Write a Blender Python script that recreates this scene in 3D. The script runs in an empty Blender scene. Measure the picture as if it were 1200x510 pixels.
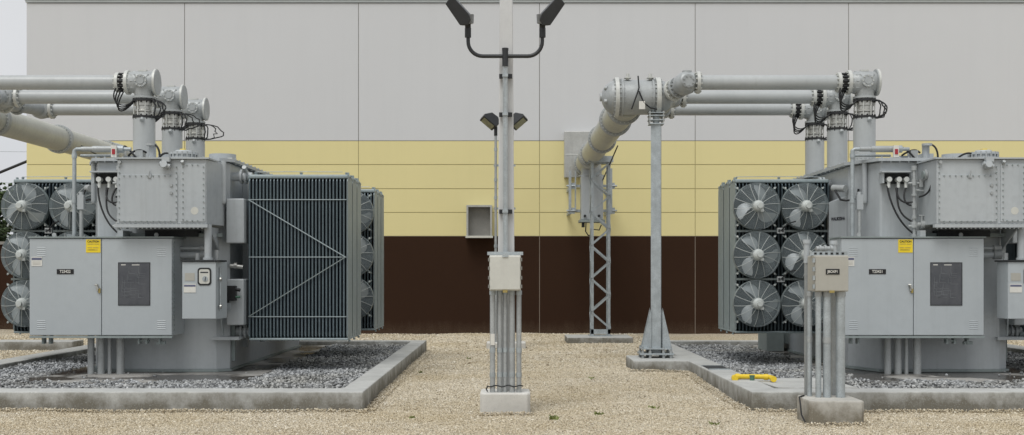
import bpy, math, random
import numpy as np
from mathutils import Vector, Matrix
random.seed(7); rng = np.random.default_rng(7)
PI = math.pi
SC = bpy.context.scene
COL = SC.collection

# ------------------------------------------------------------------ materials
def new_mat(name):
    m = bpy.data.materials.new(name); m.use_nodes = True
    nt = m.node_tree
    return m, nt, nt.nodes, nt.links, nt.nodes['Principled BSDF']

def col4(c): return (c[0], c[1], c[2], 1)

def mix(N, L, fac, a, b, mode='MIX'):
    n = N.new('ShaderNodeMix'); n.data_type = 'RGBA'; n.blend_type = mode
    for sock, v in ((n.inputs[0], fac), (n.inputs[6], a), (n.inputs[7], b)):
        if hasattr(v, 'links'): L.new(v, sock)
        elif isinstance(v, (int, float)): sock.default_value = v
        else: sock.default_value = col4(v)
    return n.outputs[2]

def noise(N, L, vec, scale, detail=4, rough=.6):
    n = N.new('ShaderNodeTexNoise'); n.inputs['Scale'].default_value = scale
    n.inputs['Detail'].default_value = detail; n.inputs['Roughness'].default_value = rough
    if vec: L.new(vec, n.inputs['Vector'])
    return n.outputs['Fac']

def ramp(N, L, fac, p0, p1, c0=(0, 0, 0), c1=(1, 1, 1)):
    r = N.new('ShaderNodeValToRGB'); L.new(fac, r.inputs[0])
    r.color_ramp.elements[0].position = p0; r.color_ramp.elements[0].color = col4(c0)
    r.color_ramp.elements[1].position = p1; r.color_ramp.elements[1].color = col4(c1)
    return r.outputs[0]

def mapping(N, L, vec, scale=(1, 1, 1)):
    m = N.new('ShaderNodeMapping'); L.new(vec, m.inputs[0]); m.inputs['Scale'].default_value = scale
    return m.outputs[0]

def bump(N, L, P, h, strength, dist):
    b = N.new('ShaderNodeBump'); b.inputs['Strength'].default_value = strength
    b.inputs['Distance'].default_value = dist
    L.new(h, b.inputs['Height']); L.new(b.outputs[0], P.inputs['Normal'])

def simple(name, base, rough=.5, metal=0.0, var=.12, scale=3.0, streak=0.0, grime=None, bmp=0.0, bscale=40):
    m, nt, N, L, P = new_mat(name)
    tc = N.new('ShaderNodeNewGeometry').outputs['Position']
    f = noise(N, L, tc, scale)
    dark = tuple(c * (1 - var) for c in base); lite = tuple(min(1, c * (1 + var)) for c in base)
    c = mix(N, L, ramp(N, L, f, .3, .7), dark, lite)
    f2 = noise(N, L, tc, scale * 9, 3)
    c = mix(N, L, ramp(N, L, f2, .45, .8), c, tuple(v * (1 - var * 1.2) for v in base))
    if streak:
        v = mapping(N, L, tc, (9, 9, .5))
        s = noise(N, L, v, 1.4, 5, .65)
        g = grime or tuple(v * .55 for v in base)
        fac = N.new('ShaderNodeMath'); fac.operation = 'MULTIPLY'; fac.inputs[1].default_value = streak
        L.new(ramp(N, L, s, .5, .75), fac.inputs[0])
        c = mix(N, L, fac.outputs[0], c, g)
    L.new(c, P.inputs['Base Color'])
    P.inputs['Metallic'].default_value = metal
    rr = N.new('ShaderNodeMapRange'); L.new(f2, rr.inputs[0])
    rr.inputs[3].default_value = max(.05, rough - .08); rr.inputs[4].default_value = min(1, rough + .1)
    L.new(rr.outputs[0], P.inputs['Roughness'])
    if bmp: bump(N, L, P, noise(N, L, tc, bscale, 5), bmp, .01)
    return m

M = {}
PAINT = (.40, .43, .445)
M['paint'] = simple('transformer_grey_paint', PAINT, .42, 0, .07, 1.2, .24, bmp=.05, bscale=12)
M['paint_dark'] = simple('transformer_grey_paint_weathered', (.25, .29, .285), .5, 0, .09, 1.5, .22)
def weather(key):
    m = M[key]; nt = m.node_tree; N, L = nt.nodes, nt.links; P = N['Principled BSDF']
    src = P.inputs['Base Color'].links[0].from_socket
    g = N.new('ShaderNodeNewGeometry').outputs['Position']
    a = ramp(N, L, noise(N, L, mapping(N, L, g, (14, 14, 1.1)), 1.0, 6, .7), .58, .78)
    f = N.new('ShaderNodeMath'); f.operation = 'MULTIPLY'; f.inputs[1].default_value = .28; L.new(a, f.inputs[0])
    c = mix(N, L, f.outputs[0], src, (.20, .205, .19))
    b = ramp(N, L, noise(N, L, g, 22, 3, .6), .70, .76)
    f2 = N.new('ShaderNodeMath'); f2.operation = 'MULTIPLY'; f2.inputs[1].default_value = .35; L.new(b, f2.inputs[0])
    c = mix(N, L, f2.outputs[0], c, (.24, .19, .14))
    pa_ = ramp(N, L, noise(N, L, g, .8, 4, .5), .45, .7)
    f4 = N.new('ShaderNodeMath'); f4.operation = 'MULTIPLY'; f4.inputs[1].default_value = .25; L.new(pa_, f4.inputs[0])
    c = mix(N, L, f4.outputs[0], c, (.52, .54, .53))
    L.new(c, P.inputs['Base Color'])
weather('paint')
M['cabinet'] = simple('cabinet_grey_paint', (.41, .445, .46), .38, 0, .04, .9, .10)
M['fin'] = simple('radiator_grey_paint', (.165, .215, .24), .42, .0, .12, 1.5, .2)  # fin colour lowered: shade of the gaps between panels is put into it
M['fin_edge'] = simple('radiator_paint_lit_copy', (.27, .325, .335), .42, .0, .1, 2, .2)  # lighter copy of the fin paint: light on outer panels put into the colour
M['pipe'] = simple('bus_pipe_paint', (.40, .42, .42), .36, 0, .06, 1.5, .14, bmp=.03, bscale=8)
weather('pipe')
M['cast'] = simple('cast_housing_paint', (.37, .39, .39), .42, .1, .14, 5, .2, bmp=.2, bscale=25)
M['flange'] = simple('flange_ring_metal', (.55, .56, .53), .45, .1, .14, 8)
M['duct'] = simple('bus_duct_cream', (.46, .465, .41), .4, 0, .08, 2, .3)
M['galv'] = simple('galvanized_steel', (.40, .44, .455), .45, .35, .2, 7, .25, (.25, .26, .26), bmp=.1, bscale=60)
M['galv_pale'] = simple('dull_galvanized_conduit', (.39, .41, .41), .5, .35, .16, 6, .3, (.24, .25, .25))
M['steel'] = simple('stainless_steel', (.5, .5, .47), .35, .7, .12, 3, .3)
M['boxbeige'] = simple('junction_box_beige', (.40, .39, .345), .45, 0, .05, 3, .12)
M['boxwhite'] = simple('junction_box_offwhite', (.56, .56, .51), .5, 0, .06, 4, .2, (.35, .33, .29))
M['white'] = simple('white_coated_pole', (.56, .565, .56), .45, 0, .05, 1.5, .14)
M['black'] = simple('black_lamp_metal', (.028, .030, .032), .42, .2, .2, 8)
M['rubber'] = simple('black_cable_rubber', (.012, .013, .014), .55, 0, .2, 8)
M['darkgap'] = simple('dark_recess', (.03, .033, .035), .8, 0, .2, 5)
M['yellow'] = simple('yellow_pipe_paint', (.78, .56, .03), .4, 0, .08, 9, .2)
M['yellowsign'] = simple('yellow_label', (.80, .60, .02), .5, 0, .05, 9)
M['labelwhite'] = simple('white_label', (.66, .65, .60), .5, 0, .06, 9)
M['labelblack'] = simple('black_label', (.008, .008, .009), .4, 0, .1, 9)
M['ink'] = simple('black_ink', (.02, .02, .03), .6, 0, .1, 9)
M['blueink'] = simple('faded_blue_ink', (.12, .13, .2), .6, 0, .1, 9)
M['redpaint'] = simple('red_mark', (.35, .02, .03), .5, 0, .1, 9)
M['brass'] = simple('brass_lock', (.45, .36, .14), .35, .8, .1, 9)
M['hoodback'] = simple('hood_shade_and_latch_grey', (.24, .235, .215), .6, .3, .1, 4)  # shading inside the hood put into the colour; also a latch grey
M['fanback'] = simple('fan_backdrop_painted_shade', (.045, .058, .066), .7, 0, .3, 30)  # for an added disc behind the blades, coloured as the shade there
M['fin_dark'] = simple('radiator_paint_painted_shade', (.075, .105, .12), .5, 0, .15, 2)  # darker copy of the fin paint: shade behind the fans put into the colour
M['lampgrey'] = simple('lamp_underside_grey', (.16, .165, .165), .5, .1, .15, 9)
M['lens'] = simple('floodlight_lens_glass', (.33, .33, .22), .2, 0, .25, 14)
M['grill'] = simple('fan_guard_wire', (.36, .42, .435), .45, .1, .08, 6)
M['blade'] = simple('fan_blade_metal', (.37, .40, .41), .4, .2, .1, 6)
M['motor'] = simple('fan_motor_paint', (.52, .55, .53), .42, .1, .14, 8)
M['green'] = simple('green_valve_paint', (.07, .16, .11), .5, 0, .1, 9)
M['porc'] = simple('white_porcelain', (.62, .64, .62), .25, 0, .05, 9)
M['bark'] = simple('bark', (.09, .07, .05), .9, 0, .3, 20, bmp=.5)

def window_mat():
    m, nt, N, L, P = new_mat('cabinet_window_glass')
    tc = N.new('ShaderNodeTexCoord').outputs['Object']
    c = mix(N, L, ramp(N, L, noise(N, L, tc, 6), .35, .65), (.055, .06, .07), (.085, .09, .10))
    L.new(c, P.inputs['Base Color']); P.inputs['Roughness'].default_value = .22
    return m
M['window'] = window_mat()
M['draw'] = simple('schematic_drawing_lines', (.13, .14, .15), .4, 0, .2, 12)

def wall_mat(name, base, var=.05, bmpst=.25):
    m, nt, N, L, P = new_mat(name)
    tc = N.new('ShaderNodeTexCoord').outputs['Object']
    c = mix(N, L, ramp(N, L, noise(N, L, tc, .35, 5), .3, .7), tuple(v * (1 - var) for v in base), tuple(v * (1 + var) for v in base))
    st = noise(N, L, mapping(N, L, tc, (2.2, 2.2, .12)), 1.3, 6, .6)
    f = N.new('ShaderNodeMath'); f.operation = 'MULTIPLY'; f.inputs[1].default_value = .28
    L.new(ramp(N, L, st, .5, .8), f.inputs[0])
    c = mix(N, L, f.outputs[0], c, tuple(v * .82 for v in base))
    geo = N.new('ShaderNodeNewGeometry')
    isl = ramp(N, L, geo.outputs['Random Per Island'], 0, 1, (.955, .955, .96), (1.0, 1.0, .995))
    c = mix(N, L, 1.0, c, isl, 'MULTIPLY')
    v2 = noise(N, L, mapping(N, L, tc, (7, 7, .25)), 1.0, 5, .7)
    f3 = N.new('ShaderNodeMath'); f3.operation = 'MULTIPLY'; f3.inputs[1].default_value = .20
    L.new(ramp(N, L, v2, .56, .8), f3.inputs[0]); c = mix(N, L, f3.outputs[0], c, tuple(v * .78 for v in base))
    sz = N.new('ShaderNodeSeparateXYZ'); L.new(geo.outputs['Position'], sz.inputs[0])
    nz = noise(N, L, mapping(N, L, tc, (3, 3, 1)), 2.0, 6, .7)
    hgt = N.new('ShaderNodeMath'); hgt.operation = 'MULTIPLY_ADD'; L.new(nz, hgt.inputs[0]); hgt.inputs[1].default_value = -.5; L.new(sz.outputs[2], hgt.inputs[2])
    fd = N.new('ShaderNodeMapRange'); L.new(hgt.outputs[0], fd.inputs[0]); fd.inputs[1].default_value = -.22; fd.inputs[2].default_value = .08; fd.inputs[3].default_value = .35; fd.inputs[4].default_value = 0
    c = mix(N, L, fd.outputs[0], c, (.22, .17, .12))
    fine = noise(N, L, tc, 45, 4, .7)
    c = mix(N, L, ramp(N, L, fine, .35, .7), tuple(v * .97 for v in base), c)
    L.new(c, P.inputs['Base Color']); P.inputs['Roughness'].default_value = .9; P.inputs['Specular IOR Level'].default_value = .12
    bump(N, L, P, fine, bmpst, .006)
    return m
M['wall_grey'] = wall_mat('wall_grey_stucco', (.595, .603, .61), .035)
M['wall_yellow'] = wall_mat('wall_yellow_stucco', (.72, .645, .335), .035)
M['wall_brown'] = wall_mat('wall_brown_stucco', (.036, .018, .0105), .12)
M['joint_dark'] = simple('wall_joint_sealant_grey', (.23, .22, .20), .8, 0, .1, 3)
M['joint_yel'] = simple('wall_joint_sealant_olive', (.40, .35, .18), .8, 0, .1, 3)
M['joint_pale'] = simple('wall_joint_sealant_tan', (.24, .20, .16), .8, 0, .1, 3)
M['coping'] = simple('metal_coping', (.50, .53, .52), .35, .4, .05, 1)

def concrete_mat(name, base, stain=.5, low=.0, zlo=.08, zhi=.235, stainc=(.13, .118, .088)):
    m, nt, N, L, P = new_mat(name)
    g = N.new('ShaderNodeNewGeometry').outputs['Position']
    c = mix(N, L, ramp(N, L, noise(N, L, g, 2.0, 6, .7), .3, .7), tuple(v * .8 for v in base), tuple(v * 1.12 for v in base))
    st = noise(N, L, mapping(N, L, g, (1.6, 1.6, 1.3)), 1.8, 9, .72)
    sep = N.new('ShaderNodeSeparateXYZ'); L.new(g, sep.inputs[0])
    mr = N.new('ShaderNodeMapRange'); L.new(sep.outputs[2], mr.inputs[0])
    mr.inputs[1].default_value = zhi; mr.inputs[2].default_value = zlo; mr.inputs[3].default_value = -.08; mr.inputs[4].default_value = .12
    ad = N.new('ShaderNodeMath'); L.new(st, ad.inputs[0]); L.new(mr.outputs[0], ad.inputs[1])
    f = N.new('ShaderNodeMath'); f.operation = 'MULTIPLY'; f.inputs[1].default_value = stain
    L.new(ramp(N, L, ad.outputs[0], .38, .64), f.inputs[0])
    nrm = N.new('ShaderNodeSeparateXYZ'); L.new(N.new('ShaderNodeNewGeometry').outputs['Normal'], nrm.inputs[0])
    inv = N.new('ShaderNodeMapRange'); L.new(nrm.outputs[2], inv.inputs[0])
    inv.inputs[1].default_value = .4; inv.inputs[2].default_value = .9; inv.inputs[3].default_value = 1; inv.inputs[4].default_value = .12
    f2 = N.new('ShaderNodeMath'); f2.operation = 'MULTIPLY'; L.new(f.outputs[0], f2.inputs[0]); L.new(inv.outputs[0], f2.inputs[1])
    c = mix(N, L, f2.outputs[0], c, stainc)
    sp = noise(N, L, g, 60, 3, .7)
    c = mix(N, L, ramp(N, L, sp, .55, .75), c, tuple(v * .7 for v in base))
    L.new(c, P.inputs['Base Color']); P.inputs['Roughness'].default_value = .9
    bump(N, L, P, sp, .4, .006)
    return m
M['kerb'] = concrete_mat('kerb_concrete', (.46, .465, .445), .9)
M['foot'] = concrete_mat('footing_concrete_white', (.64, .63, .59), .25, stainc=(.3, .28, .24))
M['footgrey'] = concrete_mat('footing_concrete_stained', (.50, .485, .44), .85, stainc=(.14, .12, .08))

def pad_mat():
    m, nt, N, L, P = new_mat('wet_pad_concrete')
    g = N.new('ShaderNodeNewGeometry').outputs['Position']
    wet = ramp(N, L, noise(N, L, g, .9, 5, .55), .44, .50)
    c0 = mix(N, L, ramp(N, L, noise(N, L, g, 5, 6), .3, .7), (.26, .25, .23), (.38, .375, .355))
    c = mix(N, L, wet, c0, (.075, .068, .06))
    L.new(c, P.inputs['Base Color'])
    r = N.new('ShaderNodeMapRange'); L.new(wet, r.inputs[0]); r.inputs[3].default_value = .85; r.inputs[4].default_value = .22
    L.new(r.outputs[0], P.inputs['Roughness'])
    return m
M['pad'] = pad_mat()

def gravel_ground(name, cols, scale, bst, bd):
    m, nt, N, L, P = new_mat(name)
    g = N.new('ShaderNodeNewGeometry').outputs['Position']
    v = N.new('ShaderNodeTexVoronoi'); v.inputs['Scale'].default_value = scale; L.new(g, v.inputs['Vector'])
    sep = N.new('ShaderNodeSeparateColor'); L.new(v.outputs['Color'], sep.inputs[0])
    r = N.new('ShaderNodeValToRGB'); L.new(sep.outputs[0], r.inputs[0])
    while len(r.color_ramp.elements) < len(cols): r.color_ramp.elements.new(.5)
    for i, (p, c) in enumerate(cols):
        r.color_ramp.elements[i].position = p; r.color_ramp.elements[i].color = col4(c)
    big = ramp(N, L, noise(N, L, g, .55, 6, .65), .42, .68)
    c = mix(N, L, big, r.outputs[0], (.87, .83, .74), 'MULTIPLY')
    gap = ramp(N, L, v.outputs['Distance'], .35, .75, (1, 1, 1), (.35, .33, .3))
    c = mix(N, L, 1.0, c, gap, 'MULTIPLY')
    L.new(c, P.inputs['Base Color']); P.inputs['Roughness'].default_value = .9
    inv = N.new('ShaderNodeMath'); inv.operation = 'SUBTRACT'; inv.inputs[0].default_value = 1; L.new(v.outputs['Distance'], inv.inputs[1])
    bump(N, L, P, inv.outputs[0], bst, bd)
    return m
TAN = [(0, (.24, .195, .125)), (.15, (.50, .43, .31)), (.5, (.67, .59, .445)), (.85, (.77, .70, .56)), (1.0, (.88, .84, .74))]
GRY = [(0, (.10, .105, .11)), (.3, (.25, .26, .268)), (.65, (.37, .385, .395)), (1.0, (.56, .575, .585))]
M['gravel'] = gravel_ground('tan_gravel_ground', TAN, 60, .7, .012)
M['rockbed'] = gravel_ground('grey_rock_bed', GRY, 22, .9, .03)

def stone_mat(name, cols):
    m, nt, N, L, P = new_mat(name)
    a = N.new('ShaderNodeAttribute'); a.attribute_name = 'rnd'
    r = N.new('ShaderNodeValToRGB'); L.new(a.outputs['Fac'], r.inputs[0])
    while len(r.color_ramp.elements) < len(cols): r.color_ramp.elements.new(.5)
    for i, (p, c) in enumerate(cols):
        r.color_ramp.elements[i].position = p; r.color_ramp.elements[i].color = col4(c)
    g = N.new('ShaderNodeNewGeometry').outputs['Position']
    big = ramp(N, L, noise(N, L, g, .55, 6, .65), .42, .68)
    c = mix(N, L, big, r.outputs[0], (.87, .83, .74), 'MULTIPLY')
    c = mix(N, L, ramp(N, L, noise(N, L, g, 90, 3), .4, .7), c, (.8, .8, .8), 'MULTIPLY')
    L.new(c, P.inputs['Base Color']); P.inputs['Roughness'].default_value = .85
    return m
M['stone_tan'] = stone_mat('tan_gravel_stones', TAN)
M['stone_grey'] = stone_mat('grey_crushed_rock', GRY)

def leaf_mat(name, a, b):
    m, nt, N, L, P = new_mat(name)
    at = N.new('ShaderNodeAttribute'); at.attribute_name = 'rnd'
    L.new(mix(N, L, at.outputs['Fac'], a, b), P.inputs['Base Color']); P.inputs['Roughness'].default_value = .6
    return m
M['leaf'] = leaf_mat('leaf_green', (.02, .04, .012), (.07, .11, .03))

# ------------------------------------------------------------------ mesh builder
def basis(axis):
    a = Vector(axis).normalized()
    h = Vector((0, 0, 1)) if abs(a.z) < .9 else Vector((1, 0, 0))
    u = a.cross(h).normalized(); v = a.cross(u).normalized()
    return a, u, v

NOSPLIT = {'bolt', 'fine_print', 'schematic', 'grille', 'joint', 'radiator', 'brown_band', 'yellow_band', 'grey_band', 'ground', 'guard', 'fan_blades', 'brace', 'rock_bed', 'cover_flange', 'bellows', 'insulating_joint'}
class MB:
    def __init__(s): s.v = []; s.f = []; s.m = []; s.sm = []; s.mats = []; s.rng = []
    def mi(s, m):
        if m not in s.mats: s.mats.append(m)
        return s.mats.index(m)
    def add(s, vs, fs, m, smooth=False):
        o = len(s.v); s.v += [tuple(p) for p in vs]; k = s.mi(m)
        q = len(s.f)
        for f in fs: s.f.append(tuple(i + o for i in f)); s.m.append(k); s.sm.append(smooth)
        s.rng.append((o, len(s.v), q, len(s.f)))
    def box(s, x0, x1, y0, y1, z0, z1, m):
        if x0 > x1: x0, x1 = x1, x0
        if y0 > y1: y0, y1 = y1, y0
        if z0 > z1: z0, z1 = z1, z0
        vs = [(x, y, z) for z in (z0, z1) for y in (y0, y1) for x in (x0, x1)]
        s.add(vs, [(0, 2, 3, 1), (4, 5, 7, 6), (0, 1, 5, 4), (2, 6, 7, 3), (0, 4, 6, 2), (1, 3, 7, 5)], m)
    def lathe(s, o, axis, prof, m, seg=24, smooth=True, cap=True):
        a, u, v = basis(axis); o = Vector(o)
        def ring(t, r): return [o + a * t + (u * math.cos(2 * PI * i / seg) + v * math.sin(2 * PI * i / seg)) * r for i in range(seg)]
        for (t0, r0), (t1, r1) in zip(prof[:-1], prof[1:]):
            if abs(t0 - t1) + abs(r0 - r1) < 1e-7: continue
            s.add(ring(t0, r0) + ring(t1, r1), [(i, (i + 1) % seg, seg + (i + 1) % seg, seg + i) for i in range(seg)], m, smooth)
        if cap:
            for (t, r), rev in ((prof[0], True), (prof[-1], False)):
                if r > 1e-6:
                    f = tuple(range(seg)); s.add(ring(t, r), [f[::-1] if rev else f], m)
    def cyl(s, p0, p1, r, m, seg=16, r1=None, cap=True):
        d = Vector(p1) - Vector(p0)
        s.lathe(p0, d, [(0, r), (d.length, r if r1 is None else r1)], m, seg, True, cap)
    def tube(s, pts, r, m, seg=8, closed=False):
        P = [Vector(p) for p in pts]; n = len(P); vs = []
        pu = None
        for i in range(n):
            if closed: t = P[(i + 1) % n] - P[i - 1]
            else: t = P[min(i + 1, n - 1)] - P[max(i - 1, 0)]
            t.normalize()
            if pu is None: _, u, _ = basis(t)
            else:
                u = pu - t * pu.dot(t)
                if u.length < 1e-6: _, u, _ = basis(t)
                u.normalize()
            pu = u; w = t.cross(u)
            vs += [P[i] + (u * math.cos(2 * PI * k / seg) + w * math.sin(2 * PI * k / seg)) * r for k in range(seg)]
        fs = []
        for i in range(n if closed else n - 1):
            j = (i + 1) % n
            for k in range(seg):
                fs.append((i * seg + k, i * seg + (k + 1) % seg, j * seg + (k + 1) % seg, j * seg + k))
        s.add(vs, fs, m, True)
        if not closed:
            s.add(vs[:seg], [tuple(range(seg))[::-1]], m); s.add(vs[-seg:], [tuple(range(seg))], m)
    def bar(s, p0, p1, w, h, m, up=(0, 0, 1)):
        p0 = Vector(p0); p1 = Vector(p1); a = (p1 - p0).normalized(); u = a.cross(Vector(up))
        if u.length < 1e-4: u = a.cross(Vector((0, 1, 0)))
        u.normalize(); v = u.cross(a)
        vs = [p + u * (w / 2 * sx) + v * (h / 2 * sy) for p in (p0, p1) for sx, sy in ((-1, -1), (1, -1), (1, 1), (-1, 1))]
        s.add(vs, [(0, 3, 2, 1), (4, 5, 6, 7), (0, 1, 5, 4), (1, 2, 6, 5), (2, 3, 7, 6), (3, 0, 4, 7)], m)
    def prism(s, poly, z0, z1, m, ax='z'):
        n = len(poly)
        if ax == 'z': A = [(x, y, z0) for x, y in poly]; B = [(x, y, z1) for x, y in poly]
        if ax == 'y': A = [(x, z0, z) for x, z in poly]; B = [(x, z1, z) for x, z in poly]
        if ax == 'x': A = [(z0, y, z) for y, z in poly]; B = [(z1, y, z) for y, z in poly]
        s.add(A + B, [tuple(range(n))[::-1], tuple(range(n, 2 * n))] + [(i, (i + 1) % n, n + (i + 1) % n, n + i) for i in range(n)], m)
    def ring_flange(s, c, axis, r, t, m, nb=14, bm=None, br=.014):
        a, u, v = basis(axis); c = Vector(c)
        s.lathe(c - a * t / 2, axis, [(0, r - .004), (.004, r), (t - .004, r), (t, r - .004)], m, 28)
        for i in range(nb):
            an = 2 * PI * (i + .5) / nb
            p = c + (u * math.cos(an) + v * math.sin(an)) * (r - .028)
            s.cyl(p - a * (t / 2 + .022), p + a * (t / 2 + .022), br, bm or m, 6)
    def build(s, name, parent=None, origin=None, bevel=0, label=None):
        # pieces that do not touch each other become objects of their own
        if parent is not None and name not in NOSPLIT and len(s.rng) > 1:
            V = np.array(s.v); bb = [(V[a:b].min(0) - .009, V[a:b].max(0) + .009) for a, b, _, _ in s.rng]
            par = list(range(len(bb)))
            def find(i):
                while par[i] != i: i = par[i]
                return i
            for i in range(len(bb)):
                for j in range(i):
                    if (bb[i][0] <= bb[j][1]).all() and (bb[j][0] <= bb[i][1]).all(): par[find(i)] = find(j)
            gr = {}
            for i in range(len(bb)): gr.setdefault(find(i), []).append(i)
            if len(gr) > 1:
                out = []
                for ids in gr.values():
                    m = MB(); m.mats = s.mats
                    for i in ids:
                        a, b, c, d = s.rng[i]; o_ = len(m.v)
                        m.v += s.v[a:b]; m.f += [tuple(k - a + o_ for k in f) for f in s.f[c:d]]; m.m += s.m[c:d]; m.sm += s.sm[c:d]
                    m.rng = [(0, len(m.v), 0, len(m.f))]
                    out.append((len(m.v), m))
                out.sort(key=lambda q: -q[0])
                obs = [m.build(name, parent, origin, bevel, label) for _, m in out]
                return obs[0]
        me = bpy.data.meshes.new(name)
        if parent is not None:
            r = parent
            while r.parent: r = r.parent
            o = Vector(r.location)
        else:
            o = Vector(origin) if origin else Vector((0, 0, 0))
        me.from_pydata([tuple(Vector(p) - o) for p in s.v], [], s.f)
        for m in s.mats: me.materials.append(M[m])
        me.polygons.foreach_set('material_index', s.m); me.polygons.foreach_set('use_smooth', s.sm)
        me.update()
        ob = bpy.data.objects.new(name, me); COL.objects.link(ob)
        if parent is not None: ob.parent = parent
        else: ob.location = o
        if bevel:
            b = ob.modifiers.new('bevel', 'BEVEL'); b.width = bevel; b.segments = 2; b.limit_method = 'ANGLE'; b.angle_limit = math.radians(50)
            b.harden_normals = False
        if label: ob['label'] = label
        return ob

def tag(o, label=None, cat=None, group=None, kind=None):
    if label: o['label'] = label
    if cat: o['category'] = cat
    if group: o['group'] = group
    if kind: o['kind'] = kind
    return o
def thing(name, loc, label, cat, group=None):
    o = bpy.data.objects.new(name, None); COL.objects.link(o); o.location = loc; o.empty_display_size = .3
    return tag(o, label, cat, group)

FONT = {}
def text_mesh(txt, size, mat):
    cu = bpy.data.curves.new('lettering', 'FONT'); cu.body = txt; cu.size = size; cu.align_x = 'CENTER'; cu.align_y = 'CENTER'
    cu.extrude = .0015; cu.offset = size * .018
    ob = bpy.data.objects.new('lettering', cu); COL.objects.link(ob)
    bpy.context.view_layer.update()
    me = bpy.data.meshes.new_from_object(ob.evaluated_get(bpy.context.evaluated_depsgraph_get()))
    bpy.data.objects.remove(ob); bpy.data.curves.remove(cu)
    me.materials.clear(); me.materials.append(M[mat]); me.name = 'lettering'
    return me
def lettering(txt, size, mat, parent, pos, rot=(PI / 2, 0, 0), xs=1.0):
    ob = bpy.data.objects.new('lettering', text_mesh(txt, size, mat)); COL.objects.link(ob)
    r = parent
    while r.parent: r = r.parent
    ob.parent = parent; ob.location = Vector(pos) - Vector(r.location); ob.rotation_euler = rot; ob.scale = (xs, 1, 1)
    return ob

def children(o): return [c for c in bpy.data.objects if c.parent == o]
def copy_tree(o, parent=None):
    kids = children(o)
    c = o.copy(); COL.objects.link(c)
    if parent: c.parent = parent
    for k in kids: copy_tree(k, c)
    return c

# ------------------------------------------------------------------ camera (looks along +Y, shifted lens)
cam = bpy.data.cameras.new('camera'); co = bpy.data.objects.new('camera', cam); COL.objects.link(co)
co.location = (0, 0, 1.5); co.rotation_euler = (PI / 2, 0, 0)
cam.sensor_width = 36; cam.lens = 42.0; cam.shift_x = .0025; cam.shift_y = 65 / 1200
cam.clip_end = 2000; cam.clip_start = .1
SC.camera = co

# ------------------------------------------------------------------ world + sun (overcast)
w = bpy.data.worlds.new('World'); SC.world = w; w.use_nodes = True
N, L = w.node_tree.nodes, w.node_tree.links
bg = N['Background']
sky = N.new('ShaderNodeTexSky'); sky.sky_type = 'NISHITA'; sky.sun_disc = False
SUN_EL, SUN_AZ = math.radians(58), math.radians(205)
sky.sun_elevation = SUN_EL; sky.sun_rotation = SUN_AZ; sky.air_density = 1.0; sky.dust_density = 3.0
hs = N.new('ShaderNodeHueSaturation'); hs.inputs['Saturation'].default_value = .10
L.new(sky.outputs[0], hs.inputs['Color'])
# a cloud layer: soft, whitish, a little uneven
tcw = N.new('ShaderNodeTexCoord')
cl = N.new('ShaderNodeTexNoise'); cl.inputs['Scale'].default_value = 2.2; cl.inputs['Detail'].default_value = 5; L.new(tcw.outputs['Generated'], cl.inputs['Vector'])
clr = ramp(N, L, cl.outputs['Fac'], .3, .75, (6.6, 6.9, 7.4), (9.3, 9.35, 9.45))
mx = N.new('ShaderNodeMix'); mx.data_type = 'RGBA'; mx.inputs[0].default_value = .82
L.new(hs.outputs[0], mx.inputs[6]); L.new(clr, mx.inputs[7])
L.new(mx.outputs[2], bg.inputs['Color']); bg.inputs['Strength'].default_value = .095
sl = bpy.data.lights.new('sun', 'SUN'); so = bpy.data.objects.new('sun', sl); COL.objects.link(so)
sl.energy = 1.85; sl.angle = math.radians(32); sl.color = (1, .985, .96)
d = Vector((math.sin(SUN_AZ) * math.cos(SUN_EL), math.cos(SUN_AZ) * math.cos(SUN_EL), math.sin(SUN_EL)))
so.rotation_euler = d.to_track_quat('Z', 'Y').to_euler(); so.location = (0, 0, 30)
SC.view_settings.view_transform = 'Standard'; SC.view_settings.look = 'None'; SC.view_settings.exposure = 0

# ------------------------------------------------------------------ ground
KT = .235   # kerb top
def gz(x, y):
    b = .055 * np.exp(-(((x - 1.6) / 1.6) ** 2 + ((y - 17.2) / 2.2) ** 2))
    return .02 + b + .012 * np.sin(x * 1.3 + y * .7) * np.sin(y * .9 - x * .4) + .006 * np.sin(x * 4.1) * np.sin(y * 3.3)
def make_ground():
    xs = np.concatenate([[-900, -200, -60], np.arange(-14, 14.01, .2), [60, 200, 900]])
    ys = np.concatenate([[-60, 0, 5], np.arange(9, 31, .2), [60, 200, 1500]])
    X, Y = np.meshgrid(xs, ys); Z = gz(X, Y); Z[(abs(X) > 14.1) | (Y > 31) | (Y < 9)] = .02
    nx = len(xs); vs = np.stack([X.ravel(), Y.ravel(), Z.ravel()], 1)
    fs = [(j * nx + i, j * nx + i + 1, (j + 1) * nx + i + 1, (j + 1) * nx + i) for j in range(len(ys) - 1) for i in range(nx - 1)]
    me = bpy.data.meshes.new('ground'); me.from_pydata(vs.tolist(), [], fs); me.materials.append(M['gravel'])
    me.polygons.foreach_set('use_smooth', [True] * len(fs))
    o = bpy.data.objects.new('ground', me); COL.objects.link(o); tag(o, kind='structure')
make_ground()

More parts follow.
